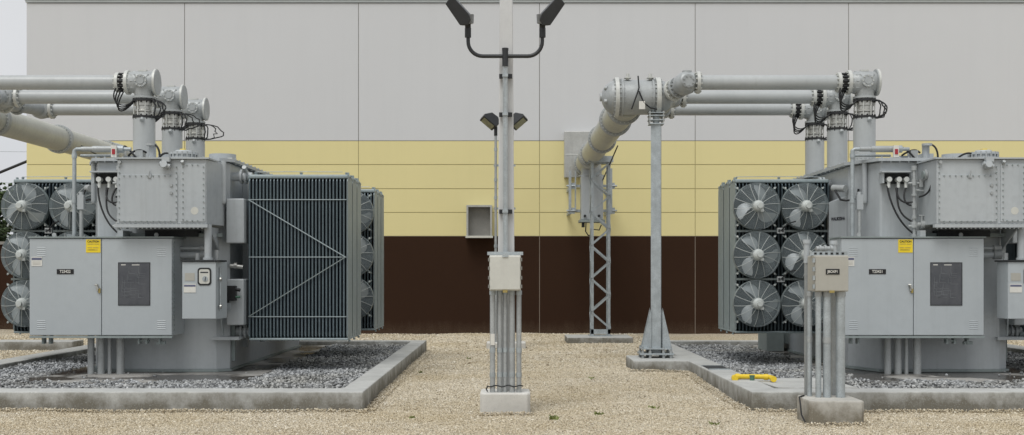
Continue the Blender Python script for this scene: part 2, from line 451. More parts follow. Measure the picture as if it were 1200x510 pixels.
def scatter(name, pts, size, mat, base='oct', flat=.75):
    n = len(pts)
    if base == 'oct':
        bv = np.array([(1, 0, 0), (-1, 0, 0), (0, 1, 0), (0, -1, 0), (0, 0, 1), (0, 0, -1)], float)
        bf = np.array([(0, 2, 4), (2, 1, 4), (1, 3, 4), (3, 0, 4), (2, 0, 5), (1, 2, 5), (3, 1, 5), (0, 3, 5)])
    else:
        t = 1.618
        bv = np.array([(-1, t, 0), (1, t, 0), (-1, -t, 0), (1, -t, 0), (0, -1, t), (0, 1, t), (0, -1, -t), (0, 1, -t), (t, 0, -1), (t, 0, 1), (-t, 0, -1), (-t, 0, 1)]) / 1.9
        bf = np.array([(0, 11, 5), (0, 5, 1), (0, 1, 7), (0, 7, 10), (0, 10, 11), (1, 5, 9), (5, 11, 4), (11, 10, 2), (10, 7, 6), (7, 1, 8), (3, 9, 4), (3, 4, 2), (3, 2, 6), (3, 6, 8), (3, 8, 9), (4, 9, 5), (2, 4, 11), (6, 2, 10), (8, 6, 7), (9, 8, 1)])
    k = len(bv)
    q = rng.normal(size=(n, 4)); q /= np.linalg.norm(q, axis=1)[:, None]
    a, b, c, d_ = q.T
    R = np.stack([np.stack([1 - 2 * (c * c + d_ * d_), 2 * (b * c - a * d_), 2 * (b * d_ + a * c)], 1),
                  np.stack([2 * (b * c + a * d_), 1 - 2 * (b * b + d_ * d_), 2 * (c * d_ - a * b)], 1),
                  np.stack([2 * (b * d_ - a * c), 2 * (c * d_ + a * b), 1 - 2 * (b * b + c * c)], 1)], 1)
    sc = np.stack([rng.uniform(.7, 1.3, n), rng.uniform(.6, 1.1, n), rng.uniform(.45, .9, n)], 1) * size[:, None]
    V = bv[None] * sc[:, None, :] * rng.uniform(.75, 1.2, (n, k, 1))
    V = np.einsum('nij,nkj->nki', R, V); V[:, :, 2] *= flat
    V += pts[:, None, :]
    F = (bf[None] + (np.arange(n) * k)[:, None, None]).reshape(-1, 3)
    me = bpy.data.meshes.new(name)
    me.vertices.add(n * k); me.vertices.foreach_set('co', V.reshape(-1))
    me.loops.add(F.size); me.loops.foreach_set('vertex_index', F.reshape(-1).astype(np.int32))
    me.polygons.add(len(F)); me.polygons.foreach_set('loop_start', (np.arange(len(F)) * 3).astype(np.int32))
    me.polygons.foreach_set('loop_total', np.full(len(F), 3, np.int32))
    at = me.attributes.new('rnd', 'FLOAT', 'POINT'); at.data.foreach_set('value', np.repeat(rng.random(n), k))
    me.update(calc_edges=True); me.validate(); me.materials.append(M[mat])
    o = bpy.data.objects.new(name, me); COL.objects.link(o)
    return o

# pits: outer rectangles
LP = (-7.45, -1.56, 12.72, 22.5); RP = (2.58, 8.9, 12.72, 22.5)
BUMP = (1.79, 2.58, 17.2, 18.35)
FW, SW = .40, .27
def in_rect(x, y, r, m=0): return (x > r[0] - m) & (x < r[1] + m) & (y > r[2] - m) & (y < r[3] + m)
FEET = [(-.29, .25, 12.52, 13.05), (2.92, 3.45, 11.6, 12.2), (1.21, 2.59, 25.0, 26.26), (-.45, .32, 23.33, 23.9)]

def tan_stones():
    P_, S_ = [], []
    for (x0, x1, y0, y1, dens, s0, s1) in ((-6, 6.2, 10.7, 12.75, 3600, .005, .012), (-1.6, 2.7, 12.7, 18, 3000, .006, .013), (-1.7, 2.6, 18, 29.1, 900, .009, .018),
                                           (-12, 3, 22.4, 29.1, 260, .014, .026), (-12.5, -7.3, 14, 22.5, 500, .012, .021), (8.8, 12, 16, 29, 260, .014, .024)):
        n = int((x1 - x0) * (y1 - y0) * dens)
        x = rng.uniform(x0, x1, n); y = rng.uniform(y0, y1, n)
        k = ~in_rect(x, y, LP, .0) & ~in_rect(x, y, RP, .0) & ~in_rect(x, y, BUMP)
        for f in FEET: k &= ~in_rect(x, y, f)
        k &= np.abs(x / y) < .47
        x, y = x[k], y[k]; s = rng.uniform(s0, s1, len(x)) * np.where(rng.random(len(x)) < .03, 1.7, 1)
        P_.append(np.stack([x, y, gz(x, y) + s * .25], 1)); S_.append(s)
    # small banks of gravel against the kerbs and footings
    for (x0, x1, y0, y1) in ((-6.2, -1.5, 12.60, 12.72), (2.6, 6.2, 12.60, 12.72), (-1.56, -1.44, 12.7, 22), (2.46, 2.58, 12.7, 17.2), (1.7, 2.6, 17.08, 17.2), (-.35, .3, 12.4, 12.52), (2.85, 3.5, 11.5, 11.6)):
        n = int((x1 - x0) * (y1 - y0) * 4200)
        x = rng.uniform(x0, x1, n); y = rng.uniform(y0, y1, n); s = rng.uniform(.008, .015, n)
        P_.append(np.stack([x, y, gz(x, y) + rng.uniform(0, .035, n)], 1)); S_.append(s)
    o = scatter('gravel', np.concatenate(P_), np.concatenate(S_), 'stone_tan')
    tag(o, 'loose tan gravel stones covering the open ground', 'gravel', kind='stuff')
tan_stones()

# kerbs around the two rock pits
def kerb(name, r, extra, label):
    x0, x1, y0, y1 = r; mb = MB(); zb = -.1
    ch = .018
    def seg(a, b, c, d):  # a top-chamfered concrete block
        mb.box(a, b, c, d, zb, KT, 'kerb')
    # one ring: outer polygon and inner polygon stitched
    O = [(x0, y0), (x1, y0), (x1, y1), (x0, y1)]
    I = [(x0 + FW, y0 + FW), (x1 - FW if extra != 'L' else x1 - SW, y0 + FW), (x1 - FW if extra != 'L' else x1 - SW, y1 - .3), (x0 + FW, y1 - .3)]
    if extra == 'R':
        I[0] = (x0 + .34, y0 + FW); I[3] = (x0 + .34, y1 - .3)
        b = BUMP
        O = [(x0, y0), (x1, y0), (x1, y1), (x0, y1), (x0, b[3]), (b[0], b[3]), (b[0], b[2] + .02), (b[0] + .06, b[2]), (x0, b[2])]
        I = [I[0], I[1], I[2], I[3], (x0 + .34, b[3]), (x0 + .34, b[3] - .2), (x0 + .34, b[3] - .4), (x0 + .34, b[3] - .6), (x0 + .34, b[2])]
    n = len(O)
    vs = [(x, y, z) for z in (zb, KT) for x, y in O] + [(x, y, z) for z in (zb, KT) for x, y in I]
    fs = []
    for i in range(n):
        j = (i + 1) % n
        fs += [(i, j, n + j, n + i), (2 * n + j, 2 * n + i, 3 * n + i, 3 * n + j), (n + i, n + j, 3 * n + j, 3 * n + i)]
    mb.add(vs, fs, 'kerb')
    o = mb.build(name, origin=((x0 + x1) / 2, y0, 0), bevel=.014)
    tag(o, label, 'kerb', 'concrete kerbs around the rock beds')
    return o
kerb('containment_kerb', LP, 'L', 'low concrete kerb around the rock bed of the left transformer')
kerb('containment_kerb', RP, 'R', 'low concrete kerb with a stepped out corner holding the tall support post')

def pit(r, X0, label, name='crushed_rock'):
    mb = MB(); mb.box(r[0] + .2, r[1] - .2, r[2] + .3, r[3] - .2, .0, .115, 'rockbed')
    o = mb.build('rock_bed', origin=(r[0], r[2], 0)); tag(o, kind='structure')
    dens = 900
    x0, x1, y0, y1 = r[0] + .28, r[1] - .26, r[2] + FW, r[3] - .3
    n = int((x1 - x0) * (y1 - y0) * dens)
    x = rng.uniform(x0, x1, n); y = rng.uniform(y0, y1, n)
    px0, px1, py0 = X0 - .75, X0 + 2.05, 14.72
    wob = .10 * np.sin(x * 5 + 1) + .07 * np.sin(x * 13) + .05 * np.sin(y * 9)
    on = (x > px0 + wob) & (x < px1 + wob) & (y > py0 + wob * 1.0)
    k = ~on | ((rng.random(n) < .02) & (y < 16))
    x, y = x[k], y[k]; s = rng.uniform(.011, .029, len(x))
    z = .14 + rng.uniform(0, .035, len(x)) + .02 * np.sin(x * 2.1) * np.sin(y * 1.7)
    o = scatter(name, np.stack([x, y, z], 1), s, 'stone_grey', 'ico', .85)
    tag(o, label, 'rock', kind='stuff')
XR, XL = 5.2, -5.35
pit(RP, XR, 'grey crushed rock filling the bed under the right transformer')
pit(LP, XL, 'grey crushed rock filling the bed under the left transformer')

# ------------------------------------------------------------------ building wall
def building():
    WY = 29.2; X0 = -11.8; X1 = 16.5
    t = thing('industrial_building', (0, WY, 0), 'long windowless building with grey, yellow and dark brown painted wall bands', 'building')
    D = 8
    vj = [-7.94, -3.69, .735, 4.54, 8.29, 13.6]
    g = .008
    def panels(name, zs, m, jm, jdepth=.02):
        mb = MB()
        xs = [X0] + vj + [X1]
        for a, b in zip(xs[:-1], xs[1:]):
            for z0, z1 in zip(zs[:-1], zs[1:]):
                mb.box(a + (g if a != X0 else 0), b - g, WY, WY + .1, z0 + (g if z0 > .01 else 0), z1 - g, m)
        mb.build(name, t, bevel=0)
        jb = MB(); jb.box(X0 + .01, X1, WY + jdepth, WY + .09, zs[0] + .001, zs[-1] - .001, jm)
        jb.build('joint', t)
    panels('brown_band', [0, 2.4], 'wall_brown', 'joint_pale', .004)
    panels('yellow_band', [2.4, 2.98, 3.56, 4.15, 4.73], 'wall_yellow', 'joint_yel', .012)
    panels('grey_band', [4.73, 8.1], 'wall_grey', 'joint_dark', .012)
    mb = MB(); mb.box(X0, X1, WY + .1, WY + D, 0, 8.1, 'wall_grey'); mb.build('wall', t)
    mb = MB()
    mb.box(X0 - .02, X1 + .02, WY - .03, WY + D + .02, 8.108, 8.16, 'coping'); mb.box(X0 - .04, X1 + .04, WY - .055, WY + D + .04, 8.16, 8.5, 'coping')
    mb.build('coping', t)
building()

def vent_hood():
    x0, x1, z0, z1 = -1.04, -.42, 2.40, 3.14; y1 = 29.2; y0 = 28.85
    t = thing('vent_hood', ((x0 + x1) / 2, y1, z0), 'square metal vent hood on the wall where yellow meets brown', 'vent')
    mb = MB(); f = .045
    mb.box(x0, x0 + f, y0, y1 - .002, z0, z1, 'steel'); mb.box(x1 - f, x1, y0, y1 - .002, z0, z1, 'steel')
    mb.box(x0 + f, x1 - f, y0, y1 - .002, z1 - f, z1, 'steel'); mb.box(x0 - .02, x1 + .02, y0 - .02, y1 - .002, z0 - .05, z0, 'boxwhite')
    mb.build('frame', t)
    mb = MB(); mb.box(x0 + f, x1 - f, y0 + .22, y0 + .23, z0, z1 - f, 'hoodback')
    for k in range(0): mb.box(x0 + .1, x1 - .1, y0 + .205, y0 + .219, z0 + .1 + k * .06, z0 + .112 + k * .06, 'hoodback')
    mb.build('grille', t)
vent_hood()

# ------------------------------------------------------------------ light posts
def floodlight(parent, c, sgn, s=1.0, lens_front=False):
    """shoebox floodlight head, tilted outwards; c is the knuckle point"""
    c = Vector(c); mb = MB()
    an = math.radians(54 if not lens_front else 40)
    ax = Vector((sgn * math.cos(an), -.12, math.sin(an))).normalized()     # long axis of the head
    nrm = Vector((sgn * math.sin(an), -.35, -math.cos(an))).normalized() if lens_front else Vector((-sgn * math.sin(an), -.15, math.cos(an) * .9)).normalized()
    nrm = (nrm - ax * nrm.dot(ax)).normalized(); side = ax.cross(nrm).normalized()
    Lh, W, H = .34 * s, .28 * s, .16 * s
    def P(a, b, h): return c + ax * a * s + side * b + nrm * h
    # tapered body: bottom wide rectangle, sides slope to a narrower back
    if not lens_front:
        prof = [(-.05, .02), (-.02, .085 * s), (.05, .105 * s), (.29, .075 * s), (.31, .02 * s), (.29, -.045 * s), (.0, -.05 * s)]
    else:
        prof = [(-.02, .0), (.0, .11 * s), (.30, .11 * s), (.31, .06 * s), (.22, -.06 * s), (.08, -.07 * s)]
    A = [P(a, -W / 2, h) for a, h in prof]; B = [P(a, W / 2, h) for a, h in prof]; n = len(prof)
    mb.add(A + B, [tuple(range(n))[::-1], tuple(range(n, 2 * n))] + [(i, (i + 1) % n, n + (i + 1) % n, n + i) for i in range(n)], 'black')
    head = mb.build('lamp_head', parent, bevel=.008)
    mb = MB()
    if lens_front:
        q = [P(.03, -W * .40, .112 * s), P(.27, -W * .40, .112 * s), P(.27, W * .40, .112 * s), P(.03, W * .40, .112 * s)]
        q2 = [v + nrm * .006 for v in q]
        mb.add(q + q2, [(0, 3, 2, 1), (4, 5, 6, 7), (0, 1, 5, 4), (1, 2, 6, 5), (2, 3, 7, 6), (3, 0, 4, 7)], 'lens')
    else:
        q = [P(-.045, -W * .42, .04 * s), P(.035, -W * .42, .103 * s), P(.035, W * .42, .103 * s), P(-.045, W * .42, .04 * s)]
        q2 = [v - ax * .012 + nrm * .03 for v in q]
        mb.add(q + q2, [(0, 1, 2, 3), (4, 7, 6, 5), (0, 4, 5, 1), (1, 5, 6, 2), (2, 6, 7, 3), (3, 7, 4, 0)], 'lampgrey')
    mb.build('lens' if lens_front else 'ballast_cover', head)

def front_post():
    X, Y = -.045, 12.78
    t = thing('light_post', (X, Y, 0), 'tall white post with two black floodlights on a U shaped arm above white footing', 'light post')
    mb = MB()   # footing with clipped corners
    mb.prism([(X - .265, Y - .19), (X - .235, Y - .24), (X + .235, Y - .24), (X + .265, Y - .19), (X + .265, Y + .24), (X - .265, Y + .24)], -.1, .24, 'foot')
    mb.build('footing', t, bevel=.018)
    mb = MB(); c_ = (X + .01, Y + .10)
    V8 = [(c_[0] + sx * r_, c_[1] + sy * r_, z_) for z_, r_ in ((.24, .098), (6.7, .055)) for sx, sy in ((-1, -1), (1, -1), (1, 1), (-1, 1))]
    mb.add(V8, [(0, 3, 2, 1), (4, 5, 6, 7), (0, 1, 5, 4), (1, 2, 6, 5), (2, 3, 7, 6), (3, 0, 4, 7)], 'white'); mb.build('pole', t, bevel=.012)
    # lighting conduit strapped to the pole front
    mb = MB(); mb.box(X - .026, X + .026, Y - .075, Y - .03, 1.72, 3.70, 'galv')
    mb.box(X - .020, X - .014, Y - .080, Y - .075, 1.72, 3.70, 'galv_pale'); mb.box(X + .014, X + .020, Y - .080, Y - .075, 1.72, 3.70, 'galv_pale'); mb.build('channel', t)
    for z in (3.6, 3.19, 2.155):
        mb = MB(); mb.box(X - .065, X + .075, Y - .045, Y + .0, z - .022, z + .022, 'rubber'); mb.box(X - .03, X + .03, Y - .09, Y - .0455, z - .014, z + .014, 'galv'); mb.build('clamp', t)
    mb = MB(); mb.cyl((X, Y - .06, 3.70), (X, Y - .06, 3.87), .033, 'black', 14, .033); mb.cyl((X, Y - .05, 3.87), (X, Y - .05, 3.895), .036, 'black', 14)
    z = 3.81
    for s in (-1, 1):
        pts = [(X + s * .0, Y - .05, z), (X + s * .24, Y - .05, z)]
        for k in range(1, 9):
            a = PI / 2 * k / 8; pts.append((X + s * (.24 + .155 * math.sin(a)), Y - .05, z + .155 * (1 - math.cos(a))))
        pts.append((X + s * .395, Y - .05, z + .22)); mb.tube(pts, .021, 'black', 10)
    mb.build('arm', t)
    for s in (-1, 1):
        mb = MB(); k = (X + s * .397, Y - .05, z + .20)
        mb.cyl(k, (k[0], k[1], k[2] + .10), .034, 'black', 12); mb.cyl((k[0] - .03, k[1] - .0, k[2] + .125), (k[0] + .03, k[1], k[2] + .125), .032, 'black', 12)
        mb.bar((k[0], k[1], k[2] + .1), (k[0] + s * .035, k[1], k[2] + .19), .05, .035, 'black')
        mb.build('knuckle', t)
        floodlight(t, (k[0] + s * .035, Y - .05, k[2] + .155), s, .93)
    # junction box
    yb = Y - .30
    t2 = MB(); t2.box(X - .165, X + .165, yb, yb + .18, 1.315, 1.685, 'boxwhite'); bx = t2.build('junction_box', t, bevel=.01)
    mb = MB(); mb.box(X - .157, X + .157, yb - .016, yb - .002, 1.325, 1.675, 'boxwhite')
    mb.build('door', bx, bevel=.006)
    mb = MB()
    for s in (-1, 1):
        for zz in (1.36, 1.45, 1.55, 1.64): mb.box(X + s * .172 - .006, X + s * .172 + .006, yb - .008, yb + .02, zz - .018, zz + .018, 'hoodback')
    mb.box(X - .03, X + .03, yb - .026, yb - .004, 1.665, 1.70, 'galv'); mb.box(X - .025, X + .025, yb - .026, yb - .004, 1.295, 1.322, 'brass')
    mb.build('latch', bx)
    mb = MB(); mb.box(X - .19, X + .19, yb + .19, yb + .232, 1.69, 1.725, 'galv'); mb.build('strut', t)
    # conduits from the footing to the box
    for dx, r, dy in ((-.133, .028, 0), (-.058, .027, .02), (.072, .029, 0), (.145, .027, 0), (-.0, .024, .03)):
        mb = MB(); x = X + dx; y = Y - .17 + dy
        mb.cyl((x, y, .235), (x, y, 1.32), r, 'galv_pale', 14)
        for zz in (.40, .66): mb.cyl((x, y, zz), (x, y, zz + .05), r + .004, 'galv', 14)
        mb.cyl((x, y, 1.27), (x, y, 1.313), r + .007, 'galv', 10)
        mb.build('conduit', t)
    mb = MB(); mb.box(X - .155, X - .11, Y - .205, Y - .20, .74, .86, 'labelwhite'); mb.build('sticker', t)
    mb = MB(); mb.tube([(X + dx, Y - .205 + .01 * math.sin(dx * 30), .31 + .008 * math.sin(dx * 50)) for dx in np.linspace(-.19, .19, 16)], .007, 'rubber', 6)
    mb.tube([(X - .18, Y - .2, .31), (X - .20, Y - .2, .28), (X - .185, Y - .2, .25)], .008, 'rubber', 6)
    mb.build('cable_tie', t)
front_post()

def rear_post():
    X, Y = -.13, 23.6
    t = thing('light_post', (X + .06, Y, 0), 'shorter rear post with two small black floodlights, half hidden behind the white post', 'light post')
    mb = MB(); mb.box(X - .32, X + .45, Y - .28, Y + .3, -.1, .14, 'foot'); mb.build('footing', t, bevel=.02)
    mb = MB(); mb.lathe((X + .07, Y + .05, .14), (0, 0, 1), [(0, .10), (4.0, .08)], 'white', 20); mb.build('pole', t)
    for x, s in ((X - .14, -1), (X + .23, 1)):
        x = x + (.0 if s < 0 else -.05)
        mb = MB(); mb.cyl((x, Y - .1, .14), (x, Y - .1, 4.20), .025, 'galv_pale', 12)
        for z in (1.2, 2.0, 2.95, 3.3, 3.9): mb.cyl((x, Y - .1, z), (x, Y - .1, z + .06), .034, 'galv', 12)
        mb.build('conduit', t)
        mb = MB(); mb.cyl((x, Y - .1, 4.20), (x, Y - .1, 4.38), .034, 'black', 12); mb.bar((x, Y - .1, 4.33), (x + s * .02, Y - .1, 4.46), .05, .05, 'black'); mb.build('knuckle', t)
        floodlight(t, (x - s * .03, Y - .1, 4.42), s, 1.05, True)
    mb = MB()
    for z in (1.8, 2.75, 3.6): mb.box(X - .18, X + .25, Y - .07, Y - .035, z, z + .04, 'galv')
    mb.build('strut', t)
rear_post()

# ------------------------------------------------------------------ junction box stand (right)
def box_stand():
    x0, x1, y0 = 2.92, 3.45, 11.6
    t = thing('junction_box_stand', ((x0 + x1) / 2, y0 + .28, 0), 'beige junction box on upright conduits above a stained concrete footing', 'junction box')
    mb = MB(); mb.prism([(x0, y0 + .03), (x0 + .03, y0), (x1 - .03, y0), (x1, y0 + .03), (x1, y0 + .54), (x0, y0 + .54)], -.1, .258, 'footgrey'); mb.build('footing', t, bevel=.016)
    bx0, bx1, yb, z0, z1 = 3.03, 3.365, 11.86, 1.315, 1.675
    mb = MB(); mb.box(bx0, bx1, yb, yb + .29, z0, z1, 'boxbeige'); b = mb.build('junction_box', t, bevel=.01)
    mb = MB(); mb.box(bx0 + .004, bx1 - .004, yb - .02, yb - .003, z0 + .006, z1 - .006, 'boxbeige'); dr = mb.build('door', b, bevel=.006)
    mb = MB()
    for zz in np.linspace(z0 + .05, z1 - .05, 4): mb.box(bx0 - .02, bx0 - .001, yb - .015, yb + .02, zz - .022, zz + .022, 'galv')
    mb.box(bx0 + .14, bx0 + .19, yb - .028, yb - .021, z0 - .012, z0 + .012, 'brass'); mb.build('latch', b)
    mb = MB(); mb.box(bx0 + .105, bx0 + .24, yb - .026, yb - .0205, 1.485, 1.54, 'labelblack'); pl = mb.build('nameplate', b)
    lettering('JBOXP1', .036, 'labelwhite', pl, (bx0 + .1725, yb - .0275, 1.5125), xs=.86)
    for dx, r, dy in ((-.005, .024, .16), (.055, .029, .05), (.14, .04, .05), (.275, .046, .05)):
        mb = MB(); x = bx0 + dx; y = yb + dy + .02
        mb.cyl((x, y, .25), (x, y, z0), r, 'galv', 16)
        mb.cyl((x, y, z0 - .05), (x, y, z0 - .004), r + .008, 'galv_pale', 12)
        if dx in (-.005, .14): mb.cyl((x, y, .8), (x, y, .86), r + .004, 'galv_pale', 16)
        mb.build('conduit', t)
    mb = MB(); mb.box(3.20, 3.235, yb + .16, yb + .20, .25, z1 + .05, 'galv'); mb.build('strut', t)
    for x, h in ((3.035, 1.80), (3.31, 1.79)):
        mb = MB(); mb.box(x - .02, x + .022, yb + .32, yb + .36, .25, h - .05, 'galv_pale'); mb.cyl((x, yb + .34, 1.6), (x, yb + .34, h), .03, 'paint', 14); mb.cyl((x, yb + .34, h), (x, yb + .34, h + .04), .038, 'paint', 14); mb.build('post', t)
    mb = MB(); mb.box(bx0 - .02, bx1 + .02, yb + .1, yb + .14, z1 + .002, z1 + .04, 'galv')
    for k in range(6): mb.box(bx0 + .02 + k * .055, bx0 + .045 + k * .055, yb + .096, yb + .101, z1 + .01, z1 + .03, 'rubber')
    mb.build('strut', t)
    mb = MB(); mb.cyl((3.12, yb + .3, 1.745), (3.29, yb + .3, 1.745), .028, 'galv_pale', 12)
    for x in (3.15, 3.2, 3.26): mb.cyl((x, yb + .3, 1.745), (x + .02, yb + .3, 1.745), .04, 'galv_pale', 12)
    mb.build('conduit_fitting', t)
    mb = MB(); mb.tube([(2.96, 12.0, .27), (2.90, 11.95, .26), (2.885, 11.85, .2), (2.885, 11.8, .1), (2.9, 11.7, .03)], .008, 'rubber', 6); mb.build('ground_cable', t)
box_stand()

# ------------------------------------------------------------------ small things on the right kerb
def kerb_things():
    t = thing('yellow_pipe', (2.87, 14.2, KT), 'short yellow pipe with elbows lying on the kerb beside a green valve', 'pipe')
    mb = MB(); z = .265; y = 14.2
    mb.tube([(2.66, y - .10, z - .01), (2.66, y - .04, z), (2.69, y, z + .004), (2.8, y, z + .004), (3.05, y - .02, z + .002), (3.09, y - .03, z), (3.10, y - .08, z - .005), (3.10, y - .16, z - .01)], .029, 'yellow', 12)
    mb.cyl((2.66, y - .12, z - .01), (2.66, y - .06, z - .008), .036, 'yellow', 12); mb.cyl((3.10, y - .19, z - .01), (3.10, y - .12, z - .01), .036, 'yellow', 12)
    mb.cyl((3.02, y - .015, z), (3.07, y - .02, z), .036, 'yellow', 12); mb.cyl((2.69, y, z + .004), (2.73, y, z + .004), .036, 'yellow', 12)
    mb.build('pipe', t)
    mb = MB(); mb.cyl((2.86, y - .12, KT), (2.86, y - .12, KT + .045), .028, 'green', 10); mb.box(2.83, 2.89, y - .135, y - .105, KT + .045, KT + .06, 'green'); mb.build('valve', t)
    mb = MB(); mb.prism([(2.92, 14.62), (3.02, 13.42), (3.92, 13.42), (3.84, 14.62)], .10, .215, 'kerb')
    o = mb.build('concrete_slab', origin=(3.4, 14, .1), bevel=.01); tag(o, 'flat grey concrete slab behind the front kerb near the yellow pipe', 'slab')
    mb = MB(); mb.box(2.62, 2.88, 15.62, 16.2, KT + .0005, KT + .010, 'darkgap')
    mb.box(2.60, 2.90, 15.60, 15.62, KT + .0005, KT + .014, 'galv'); mb.box(2.60, 2.90, 16.2, 16.22, KT + .0005, KT + .014, 'galv')
    o = mb.build('drain_cover', origin=(2.75, 15.9, KT), bevel=0); tag(o, 'dark flat cover set across the left kerb of the right rock bed', 'cover')
kerb_things()

# ------------------------------------------------------------------ supports of the right bus
def support_post():
    X, Y = 2.2, 17.92; zb = KT
    t = thing('support_post', (X, Y, zb), 'tall galvanized steel post with gusseted foot carrying the bus manifold', 'post')
    mb = MB(); mb.box(X - .26, X + .24, Y - .22, Y + .22, zb + .05, zb + .075, 'galv'); mb.box(X - .24, X + .22, Y - .20, Y + .20, zb + .13, zb + .145, 'galv')
    mb.build('base_plate', t)
    mb = MB()
    for dx in (-.22, -.11, .09, .2):
        for dy in (-.18, .18):
            mb.cyl((X + dx, Y + dy, zb), (X + dx, Y + dy, zb + .17), .013, 'galv_pale', 8); mb.cyl((X + dx, Y + dy, zb + .002), (X + dx, Y + dy, zb + .05), .026, 'galv_pale', 6)
            mb.cyl((X + dx, Y + dy, zb + .075), (X + dx, Y + dy, zb + .10), .026, 'galv_pale', 6)
    mb.build('anchor_bolt', t)
    a = math.radians(-10); c, s = math.cos(a), math.sin(a)
    def R(x, y): return (X + .0 + x * c - y * s, Y + x * s + y * c)
    h, b, tf, tw = .078, .074, .011, .009
    H = [(-b, -h), (b, -h), (b, -h + tf), (tw / 2, -h + tf), (tw / 2, h - tf), (b, h - tf), (b, h), (-b, h), (-b, h - tf), (-tw / 2, h - tf), (-tw / 2, -h + tf), (-b, -h + tf)]
    mb = MB()
    # section built as three plates
    for q in ([(-b, -h), (b, -h), (b, -h + tf), (-b, -h + tf)], [(-b, h - tf), (b, h - tf), (b, h), (-b, h)], [(-tw / 2, -h + tf), (tw / 2, -h + tf), (tw / 2, h - tf), (-tw / 2, h - tf)]):
        mb.prism([R(*p) for p in q], zb + .075, 3.72, 'galv')
    mb.build('column', t)
    for dx in (-1, 1):
        mb = MB(); x0 = X + dx * .085
        mb.prism([(x0, zb + .145), (x0 + dx * .14, zb + .145), (x0, .98)] if dx > 0 else [(x0, zb + .145), (x0, .98), (x0 - .14, zb + .145)], Y - .09, Y - .078, 'galv', 'y')
        mb.prism([(x0, zb + .145), (x0 + dx * .14, zb + .145), (x0, .98)] if dx > 0 else [(x0, zb + .145), (x0, .98), (x0 - .14, zb + .145)], Y + .07, Y + .082, 'galv', 'y')
        mb.build('gusset', t)
    mb = MB(); mb.box(X - .11, X + .11, Y - .11, Y + .11, 3.72, 3.735, 'galv'); mb.cyl((X, Y, 3.735), (X, Y, 3.88), .05, 'galv', 12)
    for z in (3.78, 3.845, 3.89): mb.box(X - .12, X + .12, Y - .1, Y + .1, z, z + .014, 'galv')
    for dx in (-.1, .1):
        for dy in (-.08, .08): mb.cyl((X + dx, Y + dy, 3.75), (X + dx, Y + dy, 3.92), .012, 'steel', 8)
    mb.build('saddle', t)
support_post()

def lattice_tower():
    x0, x1, y0, y1 = 1.74, 2.15, 25.45, 25.86
    t = thing('lattice_tower', ((x0 + x1) / 2, (y0 + y1) / 2, 0), 'slender galvanized lattice tower on a flat concrete pad by the wall', 'tower')
    mb = MB(); mb.box(1.21, 2.59, 25.0, 26.26, -.1, .15, 'kerb'); mb.build('footing', t, bevel=.015)
    mb = MB(); mb.box(x0 - .03, x1 + .03, y0 - .03, y1 + .03, .1505, .17, 'galv'); mb.box(x0, x1, y0, y0 + .02, .2, .3, 'galv'); mb.build('base_plate', t)
    mb = MB(); zt = 3.86
    for x in (x0, x1):
        for y in (y0, y1):
            sx = 1 if x == x0 else -1; sy = 1 if y == y0 else -1
            mb.box(x, x + sx * .055, y, y + sy * .01, .17, zt, 'galv'); mb.box(x, x + sx * .01, y + sy * .01, y + sy * .055, .17, zt, 'galv')
    mb.build('leg', t)
    mb = MB(); n = 10; z0 = .32; st = (zt - z0) / n
    for i in range(n):
        za, zb = z0 + i * st, z0 + (i + 1) * st; a, b = (x1, x0) if i % 2 == 0 else (x0, x1)
        for y in (y0 - .006, y1 + .006): mb.bar((a, y, za), (b, y, zb), .012, .055, 'galv', up=(0, 0, 1)) if False else mb.bar((a, y, za), (b, y, zb), .034, .008, 'galv', up=(0, 1, 0))
        a, b = (y1, y0) if i % 2 else (y0, y1)
        for x in (x0 - .006, x1 + .006): mb.bar((x, a, za), (x, b, zb), .034, .008, 'galv', up=(1, 0, 0))
    mb.build('lattice_brace', t)
    mb = MB(); mb.box(x0 - .06, x1 + .06, y0 - .05, y0 + .03, zt, zt + .13, 'galv'); mb.box(x0 - .06, x1 + .06, y1 - .03, y1 + .05, zt, zt + .13, 'galv')
    mb.box(x0 - .03, x0 + .05, y0 + .03, y1 - .03, zt + .02, zt + .1, 'galv'); mb.box(x1 - .05, x1 + .03, y0 + .03, y1 - .03, zt + .02, zt + .1, 'galv'); mb.build('top_beam', t)
lattice_tower()

